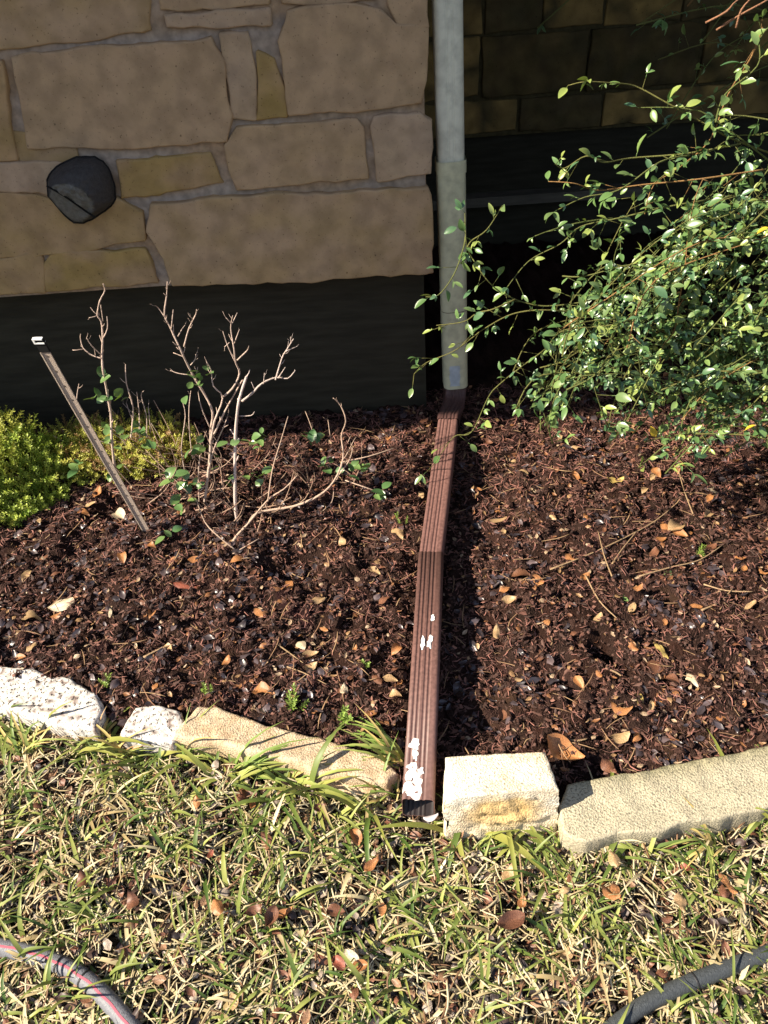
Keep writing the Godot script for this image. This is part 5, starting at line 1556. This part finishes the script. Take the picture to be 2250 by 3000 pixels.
func bush():
	var t := thing("leafy_bush", "sprawling green bush with small glossy leaves on arching canes at the right", "bush", Vector3(1.25, 0.05, -1.75))
	var tones := [Color(0.10, 0.19, 0.065), Color(0.14, 0.245, 0.08), Color(0.19, 0.29, 0.09), Color(0.085, 0.175, 0.08), Color(0.29, 0.36, 0.10), Color(0.15, 0.23, 0.085)]
	var kinds := []
	for c in tones:
		kinds.append(leaf_spray(c, 0.5, 0.0, [[0.0, 0.62, 0.36], [-1.0, 0.46, 0.34], [1.0, 0.44, 0.34]]))
		kinds.append(leaf_spray(c * 1.05, 0.42, 0.2, [[0.15, 0.72, 0.3], [-0.8, 0.40, 0.22]]))
		kinds.append(leaf_spray(c * 0.95, 0.54, 0.1, [[-0.2, 0.75, 0.2]]))
	var yellow := leaf_spray(Color(0.60, 0.42, 0.04), 0.5, 0.1, [[0.1, 0.8, 0.2]])
	var spots := []
	# canes read from the picture, at the depth of the sheet of foliage
	var drawn := [
		[Vector3(0.3986, 1.1435, -1.6200), Vector3(0.4252, 1.1527, -1.6200), Vector3(0.4780, 1.1447, -1.6200), Vector3(0.5321, 1.1304, -1.6200), Vector3(0.5892, 1.1031, -1.6200), Vector3(0.6481, 1.0726, -1.6200), Vector3(0.7293, 1.0298, -1.6200), Vector3(0.8312, 0.9886, -1.6200)], [Vector3(0.5385, 1.0965, -1.6000), Vector3(0.5838, 1.0976, -1.6000), Vector3(0.6285, 1.0923, -1.6000), Vector3(0.6660, 1.0803, -1.6000), Vector3(0.7816, 1.0062, -1.6000), Vector3(0.8494, 0.9580, -1.6000)], [Vector3(0.2088, 0.9187, -1.6000), Vector3(0.2055, 0.8790, -1.6000), Vector3(0.2217, 0.8316, -1.6000), Vector3(0.2502, 0.7920, -1.6000), Vector3(0.2896, 0.7492, -1.6000), Vector3(0.3423, 0.7260, -1.6000), Vector3(0.4000, 0.7163, -1.6000), Vector3(0.4972, 0.7285, -1.6000), Vector3(0.6031, 0.7631, -1.6000)],
		[Vector3(0.2855, 0.7691, -1.5800), Vector3(0.3417, 0.8172, -1.5800), Vector3(0.4010, 0.8593, -1.5800), Vector3(0.4428, 0.8870, -1.5800), Vector3(0.5177, 0.9053, -1.5800), Vector3(0.6171, 0.9261, -1.5800), Vector3(0.7566, 0.9256, -1.5800)], [Vector3(0.1230, 0.7517, -1.5800), Vector3(0.1462, 0.7794, -1.5800), Vector3(0.1786, 0.8200, -1.5800), Vector3(0.2004, 0.8639, -1.5800), Vector3(0.2068, 0.8798, -1.5800)], [Vector3(0.2769, 0.9467, -1.5800), Vector3(0.2438, 0.9103, -1.5800), Vector3(0.2182, 0.8809, -1.5800), Vector3(0.2070, 0.8702, -1.5800)], [Vector3(0.0891, 0.5963, -1.5600), Vector3(0.1187, 0.6105, -1.5600), Vector3(0.1768, 0.6499, -1.5600), Vector3(0.2245, 0.6721, -1.5600), Vector3(0.2473, 0.6915, -1.5600), Vector3(0.3073, 0.7218, -1.5600), Vector3(0.3804, 0.7312, -1.5600), Vector3(0.5015, 0.6930, -1.5600), Vector3(0.6610, 0.6476, -1.5600)],
		[Vector3(0.1416, 0.7043, -1.5400), Vector3(0.1971, 0.7206, -1.5400), Vector3(0.2253, 0.7429, -1.5400), Vector3(0.2542, 0.7585, -1.5400), Vector3(0.3023, 0.7705, -1.5400)], [Vector3(0.1309, 0.3805, -1.5200), Vector3(0.1784, 0.4210, -1.5200), Vector3(0.2126, 0.4678, -1.5200), Vector3(0.2558, 0.5284, -1.5200), Vector3(0.2798, 0.5604, -1.5200), Vector3(0.3240, 0.6226, -1.5200), Vector3(0.3684, 0.6665, -1.5200), Vector3(0.4134, 0.6882, -1.5200), Vector3(0.5184, 0.7114, -1.5200), Vector3(0.6620, 0.7323, -1.5200)], [Vector3(0.6487, 0.9876, -1.5000), Vector3(0.6365, 0.9490, -1.5000), Vector3(0.6336, 0.8775, -1.5000), Vector3(0.6316, 0.8209, -1.5000), Vector3(0.6402, 0.7505, -1.5000), Vector3(0.6374, 0.6921, -1.5000), Vector3(0.6276, 0.6415, -1.5000), Vector3(0.6293, 0.6029, -1.5000)], [Vector3(0.5006, 0.8968, -1.5200), Vector3(0.5032, 0.8440, -1.5200), Vector3(0.5079, 0.7746, -1.5200), Vector3(0.5129, 0.7012, -1.5200), Vector3(0.5133, 0.6294, -1.5200)],
		[Vector3(0.4183, 0.7803, -1.5000), Vector3(0.4109, 0.7094, -1.5000), Vector3(0.4082, 0.6430, -1.5000), Vector3(0.3984, 0.5353, -1.5000)], [Vector3(0.7497, 1.2403, -1.5500), Vector3(0.7171, 1.2118, -1.5500), Vector3(0.7117, 1.1722, -1.5500), Vector3(0.6770, 1.1222, -1.5500), Vector3(0.6556, 1.0848, -1.5500)], [Vector3(0.6862, 1.0193, -1.6000), Vector3(0.7383, 1.0319, -1.6000), Vector3(0.7736, 1.0413, -1.6000), Vector3(0.8387, 1.0610, -1.6000)], [Vector3(0.6816, 1.0776, -1.6000), Vector3(0.7411, 1.0722, -1.6000), Vector3(0.8211, 1.0605, -1.6000)], [Vector3(0.3663, 0.9853, -1.5600), Vector3(0.4111, 0.9866, -1.5600), Vector3(0.4682, 0.9608, -1.5600), Vector3(0.5486, 0.9686, -1.5600), Vector3(0.6450, 0.9838, -1.5600), Vector3(0.7686, 0.9927, -1.5600)], [Vector3(0.3815, 1.0112, -1.6000), Vector3(0.4056, 0.9966, -1.6000), Vector3(0.4340, 1.0291, -1.6000), Vector3(0.4719, 1.0138, -1.6000), Vector3(0.5365, 1.0052, -1.6000), Vector3(0.6344, 1.0159, -1.6000), Vector3(0.7406, 1.0259, -1.6000)],
		[Vector3(0.7406, 0.6282, -1.5000), Vector3(0.7738, 0.5565, -1.5000), Vector3(0.7800, 0.4956, -1.5000), Vector3(0.7894, 0.4187, -1.5000)], [Vector3(0.3838, 0.9398, -1.5600), Vector3(0.4316, 0.9633, -1.5600), Vector3(0.4932, 0.9767, -1.5600), Vector3(0.5672, 1.0188, -1.5600), Vector3(0.6390, 1.0141, -1.5600)], [Vector3(0.3407, 0.8894, -1.5800), Vector3(0.3778, 0.8963, -1.5800), Vector3(0.4337, 0.9018, -1.5800), Vector3(0.5095, 0.8965, -1.5800)], [Vector3(0.6526, 0.7105, -1.4800), Vector3(0.6899, 0.6207, -1.4800), Vector3(0.6959, 0.5391, -1.4800)], [Vector3(0.5535, 0.6699, -1.4500), Vector3(0.5722, 0.6133, -1.4500), Vector3(0.5846, 0.5665, -1.4500)], [Vector3(0.4789, 0.6707, -1.5000), Vector3(0.4585, 0.6049, -1.5000), Vector3(0.4380, 0.5357, -1.5000), Vector3(0.4222, 0.4814, -1.5000)], [Vector3(0.3618, 0.5429, -1.4600), Vector3(0.3822, 0.4799, -1.4600), Vector3(0.3960, 0.4406, -1.4600)], [Vector3(0.4618, 0.6054, -1.4400), Vector3(0.4905, 0.5331, -1.4400), Vector3(0.5155, 0.4823, -1.4400)], [Vector3(0.8191, 0.8480, -1.5500), Vector3(0.7815, 0.7717, -1.5500), Vector3(0.7609, 0.6892, -1.5500), Vector3(0.7600, 0.5996, -1.5500)], [Vector3(0.8373, 0.7296, -1.5200), Vector3(0.8017, 0.6792, -1.5200), Vector3(0.8055, 0.5777, -1.5200), Vector3(0.8335, 0.5035, -1.5200)], [Vector3(0.5779, 0.8965, -1.6200), Vector3(0.5990, 0.9416, -1.6200), Vector3(0.6381, 0.9839, -1.6200), Vector3(0.6833, 1.0328, -1.6200), Vector3(0.7120, 1.1049, -1.6200), Vector3(0.7305, 1.1733, -1.6200), Vector3(0.7450, 1.2165, -1.6200)]]
	for q in drawn:
		cane(t, q, 0.0019, 0.0009, spots, 0.022, 0.95)
	# the rest of the shrub: canes that arch out of the base, up and over towards the left
	for k in 190:
		var end := Vector3(lerpf(0.36, 1.15, pow(rng.randf(), 0.8)), 0, -1.66 + 0.24 * rng.randf())
		var hi := lerpf(0.78, 1.0, clampf((end.x - 0.4) / 0.5, 0, 1))
		end.y = rng.randf_range(0.40 + 0.14 * clampf((0.75 - end.x) / 0.4, 0, 1), hi)
		if k < 30:
			end.x = rng.randf_range(0.85, 1.5)
		var from := end + Vector3(rng.randf_range(0.16, 0.40), rng.randf_range(-0.15, 0.30), rng.randf_range(-0.14, 0.08))
		var mid := (from + end) / 2 + Vector3(0, rng.randf_range(0.02, 0.08), rng.randf_range(-0.04, 0.04))
		var drop := end + Vector3(rng.randf_range(-0.10, -0.02), rng.randf_range(-0.11, -0.01), rng.randf_range(-0.03, 0.06))
		cane(t, [from, mid, end, drop], 0.0017, 0.0008, spots, 0.016, 1.0)
	# thick basal stems
	for k in 9:
		var a := Vector3(1.25 + rng.randf_range(-0.07, 0.07), 0.04, -1.75 + rng.randf_range(-0.06, 0.06))
		var b := Vector3(rng.randf_range(0.95, 1.45), rng.randf_range(0.7, 1.15), rng.randf_range(-1.9, -1.55))
		var s := start()
		s.set_color(Color(0.22, 0.15, 0.09))
		stem_into(s, [a, a.lerp(b, 0.5) + Vector3(0.03, 0.1, 0), b], 0.007, 0.003, 0.3)
		put("stem", finish(s), M.bark, t)
	# a few old brown twigs at the upper right
	for q in [[Vector3(0.6364, 1.2309, -1.6200), Vector3(0.6643, 1.2477, -1.6200), Vector3(0.6914, 1.2621, -1.6200), Vector3(0.7285, 1.2805, -1.6200)], [Vector3(0.6583, 1.2181, -1.6200), Vector3(0.6928, 1.2389, -1.6200), Vector3(0.7273, 1.2565, -1.6200), Vector3(0.7625, 1.2751, -1.6200)], [Vector3(0.6854, 1.2230, -1.6000), Vector3(0.6870, 1.2510, -1.6000), Vector3(0.7025, 1.2707, -1.6000)]]:
		var s := start()
		s.set_color(Color(0.34, 0.17, 0.10))
		stem_into(s, q, 0.0022, 0.0012, 0.2)
		put("dead_twig", finish(s), M.bark, t)
	# in the shade behind: sparse sprays against the recess wall
	for k in 16:
		var from := Vector3(rng.randf_range(1.0, 1.6), rng.randf_range(0.8, 1.35), rng.randf_range(-2.7, -2.1))
		var end := from + Vector3(rng.randf_range(-0.5, -0.15), rng.randf_range(-0.25, 0.15), 0)
		cane(t, [from, (from + end) / 2 + Vector3(0, 0.05, 0), end], 0.0022, 0.001, spots, 0.03, 0.8)
	# leaves: those nearest the camera and most in view are parts, the rest one mass
	spots.sort_custom(func(a, b): return a[1] > b[1])
	var count := spots.size()
	var mms := []
	for k in kinds.size():
		mms.append([])
	for i in count:
		var p = spots[i]
		var k := rng.randi() % kinds.size()
		if i < 290:
			var o := MeshInstance3D.new()
			o.name = "leaf"
			o.mesh = yellow if rng.randf() < 0.035 else kinds[k]
			o.material_override = M.leaf
			t.add_child(o, true)
			o.transform = p[0]
			o.position -= t.position
		else:
			mms[k].append(p[0])
	for k in kinds.size():
		var mm := MultiMesh.new()
		mm.transform_format = MultiMesh.TRANSFORM_3D
		mm.mesh = kinds[k]
		mm.instance_count = mms[k].size()
		for i in mms[k].size():
			var x: Transform3D = mms[k][i]
			x.origin -= t.position
			mm.set_instance_transform(i, x)
		var o := MultiMeshInstance3D.new()
		o.name = "foliage"
		o.multimesh = mm
		o.material_override = M.leaf
		o.set_meta("kind", "stuff")
		t.add_child(o, true)


func cane(t: Node3D, pts: Array, r0: float, r1: float, spots: Array, gap: float, density: float):
	var p := []
	for q in pts:
		p.append(q + Vector3(0, 0, rng.randf_range(-0.03, 0.03)))
	p = smooth_path(p, 5)
	var s := start()
	s.set_color(Color(0.13, 0.16, 0.05).lerp(Color(0.30, 0.17, 0.07), 1.0 if rng.randf() < 0.06 else 0.25 * rng.randf()))
	tube(s, p, taper(p.size(), r1, r0), 5)
	var walked := 0.0
	var next := 0.0
	for i in range(1, p.size()):
		var seg: Vector3 = p[i] - p[i - 1]
		walked += seg.length()
		while next < walked:
			var at: Vector3 = p[i] - seg.normalized() * (walked - next)
			next += gap * rng.randf_range(0.6, 1.5)
			if rng.randf() > density:
				continue
			var side := 1.0 if rng.randf() < 0.5 else -1.0
			var out := (Vector3(rng.randf_range(-1, 1), rng.randf_range(-0.9, 0.9), rng.randf_range(-0.3, 1.0)).normalized() - seg.normalized() * 0.4).normalized()
			var l := 0.019 + 0.023 * pow(rng.randf(), 1.5)
			if rng.randf() < 0.10:
				l *= 1.4
			# some leaves sit on short side twigs
			if rng.randf() < 0.4:
				var tip := at + out * rng.randf_range(0.012, 0.04)
				tube(s, [at, tip], [0.0009, 0.0006], 3)
				at = tip
			var up := (Vector3(rng.randf_range(-0.9, 0.4), 0.75, rng.randf_range(-0.2, 0.8))).normalized()
			var zz := out.cross(up).normalized()
			var yy := zz.cross(out).normalized()
			spots.append([Transform3D(Basis(out, yy, zz).scaled_local(Vector3.ONE * l), at), at.z + rng.randf() * 0.1])
	put("cane", finish(s), M.bark, t)


# ------------------------------------------------------------------ hoses
func hoses():
	hose("grey garden hose with a red stripe curving through the grass at the lower left", [Vector3(-1.4930, -0.0140, -0.6937), Vector3(-1.2037, -0.0140, -0.6829), Vector3(-0.9108, -0.0140, -0.6553), Vector3(-0.8378, -0.0140, -0.6456), Vector3(-0.7644, -0.0140, -0.6326), Vector3(-0.6993, -0.0140, -0.6156), Vector3(-0.6426, -0.0140, -0.5947), Vector3(-0.5846, -0.0140, -0.5635), Vector3(-0.5347, -0.0140, -0.5250), Vector3(-0.4853, -0.0140, -0.4797), Vector3(-0.4407, -0.0140, -0.4290), Vector3(-0.3960, -0.0140, -0.3639), Vector3(-0.3550, -0.0140, -0.2817)], 0.0155, Color(0.20, 0.205, 0.235), true)
	hose("dark grey rubber hose crossing the lower right corner of the lawn", [Vector3(1.3553, -0.0100, -0.6036), Vector3(1.0447, -0.0100, -0.5796), Vector3(0.7402, -0.0100, -0.5525), Vector3(0.6690, -0.0100, -0.5402), Vector3(0.5983, -0.0100, -0.5266), Vector3(0.5269, -0.0100, -0.5089), Vector3(0.4565, -0.0100, -0.4902), Vector3(0.3864, -0.0100, -0.4677), Vector3(0.3236, -0.0100, -0.4380), Vector3(0.2694, -0.0100, -0.4050), Vector3(0.1887, -0.0100, -0.3415), Vector3(0.0875, -0.0100, -0.2464)], 0.0138, Color(0.07, 0.075, 0.085), false)


func hose(label: String, pts: Array, r: float, c: Color, striped: bool):
	var t := thing("garden_hose", label, "hose", pts[5])
	var p := smooth_path(pts, 8)
	var s := start()
	s.set_color(c)
	tube(s, p, taper(p.size(), r, r), 20)
	var body = put("tube", finish(s), M.hose, t)
	if striped:
		s = start()
		s.set_color(Color(0.44, 0.12, 0.16))
		var last := []
		var dash := 0
		for i in p.size():
			var d: Vector3 = (p[mini(i + 1, p.size() - 1)] - p[maxi(i - 1, 0)]).normalized()
			var x := d.cross(Vector3.UP).normalized()
			var y := x.cross(d).normalized()
			var row := []
			for k in 4:
				var a := PI / 2 - 0.26 + k * 0.085 + 0.05 * sin(i * 0.9)
				row.append(p[i] + (x * cos(a) + y * sin(a)) * (r + 0.0005))
			if last:
				for k in 3:
					tri(s, last[k], last[k + 1], row[k + 1], y)
					tri(s, last[k], row[k + 1], row[k], y)
			last = row
		put("red_stripe", finish(s), M.plain, body)
	for at in ([0.50, 0.575] if striped else [0.52, 0.30]):
		var i := int(at * p.size())
		var d: Vector3 = (p[i + 1] - p[i]).normalized()
		s = start()
		s.set_color(Color(0.03, 0.03, 0.035))
		var mid: Vector3 = p[i]
		tube(s, [mid - d * 0.0022, mid - d * 0.001, mid + d * 0.001, mid + d * 0.0022], [r * 1.01, r * 1.035, r * 1.035, r * 1.01], 20)
		put("crease_ring", finish(s), M.hose, body)
